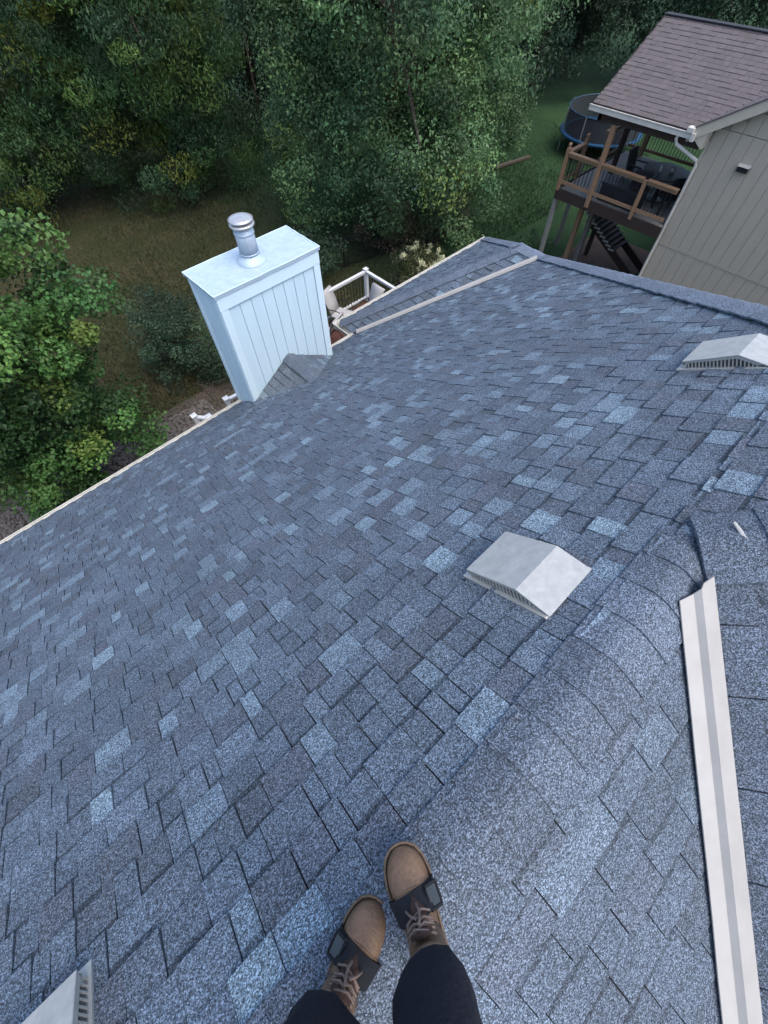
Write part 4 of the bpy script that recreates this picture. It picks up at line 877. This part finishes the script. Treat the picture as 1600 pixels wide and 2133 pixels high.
# ------------------------------------------------------------------ the person standing on the ridge
person = empty('person', (-.3, -.3, zA), 'person in navy trousers and brown strapped work boots standing on the ridge', 'person')
def boot(toe, heel, roll, pitch, sgn):
    """toe/heel: ground points; local frame x=right, y=forward(toe), z=up"""
    toe = np.array(toe); heel = np.array(heel); c = (toe+heel)/2
    f = un(toe-heel); rr = un(np.cross(f, (0, 0, 1))); u0 = np.cross(rr, f)
    ca, sa = math.cos(roll), math.sin(roll); rr, u0 = rr*ca+u0*sa, u0*ca-rr*sa
    T = lambda x, y, z: heel+f*y+rr*x*sgn*1.08+u0*z
    L = np.linalg.norm(toe-heel); N = 24
    # outline half widths along the length
    ty = np.array([0, .03, .12, .28, .45, .62, .75, .86, .94, .985, 1.0])
    wo = np.array([.012, .030, .038, .037, .040, .051, .054, .049, .038, .020, .006]); wi = np.array([.012, .029, .036, .033, .036, .047, .050, .045, .034, .018, .006])
    def outline(z, grow):
        o = [T(w+grow*(1 if w > .015 else .4), y*(L+2*grow)-grow, z) for y, w in zip(ty, wo)]
        return o+[T(-w-grow*(1 if w > .015 else .4), y*(L+2*grow)-grow, z) for y, w in zip(ty[::-1], wi[::-1])]
    b = MB(); b.loft([outline(0, .001), outline(.012, .006), outline(.026, .006)]); so_ = b
    sec = []
    hs = np.interp(ty, [0, .1, .3, .45, .58, .7, .85, .95, 1], [.10, .13, .135, .118, .092, .077, .070, .056, .034])
    for y, w1_, w2_, h in zip(ty, wo, wi, hs):
        ring = []
        for k in range(N):
            t = 2*math.pi*k/N; cx, cz = math.cos(t), math.sin(t)
            ww = w1_ if cx > 0 else w2_
            if cz >= 0: ring.append(T(ww*1.02*np.sign(cx)*abs(cx)**.75, y*L, .03+(h-.03)*abs(cz)**.85))
            else: ring.append(T(ww*1.0*np.sign(cx)*abs(cx)**.6, y*L, .03-.012*abs(cz)))
        sec.append(ring)
    up_ = MB(); up_.loft(sec)
    bo = up_.build('boot', M['leather'], person, True)
    md = bo.modifiers.new('smooth', 'SUBSURF'); md.levels = 1; md.render_levels = 1
    so_.build('sole', M['sole'], bo)
    wt = MB(); pr = outline(.029, .005); wt.tube([Vector(p) for p in pr]+[Vector(pr[0])], .0038, 6); wt.build('welt', M['welt'], bo, True)
    # stitch ridge over the toe cap and vamp crease
    cr_ = MB(); pts = []
    for t in np.linspace(.25, math.pi-.25, 12):
        y = .66+.045*math.sin(t); h = np.interp(y, ty, hs); w = np.interp(y, ty, wo); pts.append(T(w*math.cos(t)*.98, y*L, .03+(h-.03)*math.sin(t)**.85+.0005))
    cr_.tube(pts, [.0012]+[.0030]*10+[.0012], 6); cr_.build('crease', M['leather2'], bo, True)
    # shaft
    sh = MB(); rings = []
    for z, yc, rx, ry in ((.08, .10, .043, .058), (.12, .095, .043, .060), (.16, .085, .046, .056), (.20, .078, .050, .056), (.225, .076, .052, .058)):
        rings.append([T(rx*math.cos(2*math.pi*k/N), yc+ry*math.sin(2*math.pi*k/N), z) for k in range(N)])
    sh.loft(rings, caps=True); sh.build('shaft', M['leather2'], bo, True)
    tg = MB(); rows = []
    for y, z, w in ((.66, .084, .016), (.60, .098, .02), (.55, .117, .021), (.52, .14, .022), (.505, .175, .024), (.50, .215, .025)):
        yy = y*L; rows.append([T(-w, yy-.002, z-.002), T(0, yy+.007, z+.006), T(w, yy-.002, z-.002), T(0, yy-.012, z-.012)])
    tg.loft(rows); tg.build('tongue', M['tongue'], bo, True)
    rr_ = random.Random(3)
    for i, (y, z) in enumerate(((.565, .118), (.548, .134), (.536, .150), (.53, .166), (.525, .182), (.52, .198))):
        s_ = 1 if i % 2 else -1; lc = MB(); lc.tube([T(-.03*s_, y*L-.006, z-.008), T(-.012*s_, y*L+.006, z+.007), T(.012*s_, (y-.03)*L+.006, z+.012), T(.03*s_, (y-.045)*L-.004, z+.004)], .0028, 6); lc.build('lace', M['lace'], bo, True)
    lc = MB(); lc.tube([T(.004, .62*L, .112), T(.007, .585*L, .132), T(.004, .56*L, .165), T(.0, .55*L, .20)], .0035, 6); lc.tube([T(-.004, .56*L, .16), T(-.016, .575*L, .13), T(-.024, .60*L, .104)], .003, 6); lc.build('lace', M['lace'], bo, True)
    # webbing strap across the instep, its buckle on the outer side
    st_ = MB(); ra = []; y0 = .60
    for t in np.linspace(-.35, math.pi+.35, 22):
        ring = []
        for dy, g in ((-.027, .0), (-.027, .006), (.027, .006), (.027, .0)):
            y = y0+dy/L+.02*math.cos(t); h = np.interp(y, ty, hs)+.002; w = np.interp(y, ty, wo)+.003
            cz = math.sin(t); base = .03+(h-.03)*abs(cz)**.8 if cz > 0 else .03-.02*abs(cz)
            ring.append(T((w+g)*math.cos(t), y*L, base+g*max(cz, 0)))
        ra.append(ring)
    st_.loft(ra); st_.build('strap', M['strap'], bo)
    bk = MB(); t = .55; y = y0; h = np.interp(y, ty, hs); w = np.interp(y, ty, wo)+.008
    cpt = T(w*math.cos(t)*.95, y*L, .03+(h-.03)*math.sin(t)**.8+.010); nn = un(T(math.cos(t)*.8, 0, 1.0)-T(0, 0, 0)); al = un(np.cross(f, nn))
    bk.beam(cpt-al*.017, cpt+al*.017, .05, .008, tuple(nn)); bk.build('buckle', M['buckle'], bo, bevel=.003)
    fr2 = MB()
    for sgn2 in (-1, 1): fr2.beam(cpt-al*.02+f*.024*sgn2, cpt+al*.02+f*.024*sgn2, .008, .014, tuple(nn)); fr2.beam(cpt+al*.019*sgn2-f*.02, cpt+al*.019*sgn2+f*.02, .006, .013, tuple(nn))
    fr2.build('buckle_frame', M['strap'], bo, bevel=.002)
    return T
zf = zA-.02
TR = boot((-.130, -.163, zf-.008), (-.243, -.440, zf+.006), R(0), 0, 1)
TL = boot((-.256, -.220, zf-.050), (-.536, -.310, zf-.040), R(4), 0, -1)
# trousers: two legs and a seat as one continuous skin
def skin_body(name, joints, edges, mat, parent, root=0, sub=2):
    me = bpy.data.meshes.new(name); me.from_pydata([j[0] for j in joints], edges, []); o = bpy.data.objects.new(name, me); me.materials.append(mat); place(o, parent)
    sk = o.modifiers.new('skin', 'SKIN'); sk.use_smooth_shade = True
    for i, j in enumerate(joints):
        rr2 = j[1] if hasattr(j[1], '__len__') else (j[1], j[1]); me.skin_vertices[0].data[i].radius = rr2
    me.skin_vertices[0].data[root].use_root = True
    s = o.modifiers.new('sub', 'SUBSURF'); s.levels = sub; s.render_levels = sub
    return o
Zr = lambda h: ZC-h
J = [((-.47, -.50, Zr(.52)), (.17, .13)),
     ((-.41, -.53, Zr(.62)), .115), ((-.33, -.46, Zr(.85)), .098), ((-.262, -.400, Zr(1.02)), .092), ((-.230, -.366, Zr(1.15)), .092), ((-.203, -.350, Zr(1.295)), .094),
     ((-.53, -.42, Zr(.64)), .115), ((-.478, -.308, Zr(.88)), .095), ((-.450, -.272, Zr(1.04)), .090), ((-.445, -.256, Zr(1.18)), .092), ((-.440, -.262, Zr(1.325)), .094),
     ((-.49, -.53, Zr(.30)), (.18, .12)), ((-.48, -.53, Zr(.12)), (.19, .12))]
tr_ = skin_body('trousers', J[:11], [(0, 1), (1, 2), (2, 3), (3, 4), (4, 5), (0, 6), (6, 7), (7, 8), (8, 9), (9, 10)], M['navy'], person)
tx_ = bpy.data.textures.new('cloth_folds', 'CLOUDS'); tx_.noise_scale = .07
dm = tr_.modifiers.new('folds', 'DISPLACE'); dm.texture = tx_; dm.strength = .034; dm.mid_level = .5
B_ = [((-.49, -.53, Zr(.50)), (.16, .12)), ((-.51, -.56, Zr(.30)), (.17, .12)), ((-.53, -.58, Zr(.08)), (.19, .12)), ((-.53, -.59, Zr(-.04)), (.10, .08)), ((-.52, -.58, Zr(-.12)), .06), ((-.50, -.56, Zr(-.22)), (.075, .085)), ((-.49, -.55, Zr(-.34)), (.07, .085)),
      ((-.39, -.72, Zr(.0)), .065), ((-.33, -.72, Zr(.24)), .052), ((-.33, -.60, Zr(.34)), .042),
      ((-.69, -.47, Zr(.0)), .065), ((-.68, -.42, Zr(.24)), .052), ((-.60, -.34, Zr(.34)), .042)]
skin_body('body', B_, [(0, 1), (1, 2), (2, 3), (3, 4), (4, 5), (5, 6), (3, 7), (7, 8), (8, 9), (3, 10), (10, 11), (11, 12)], M['navy'], person)
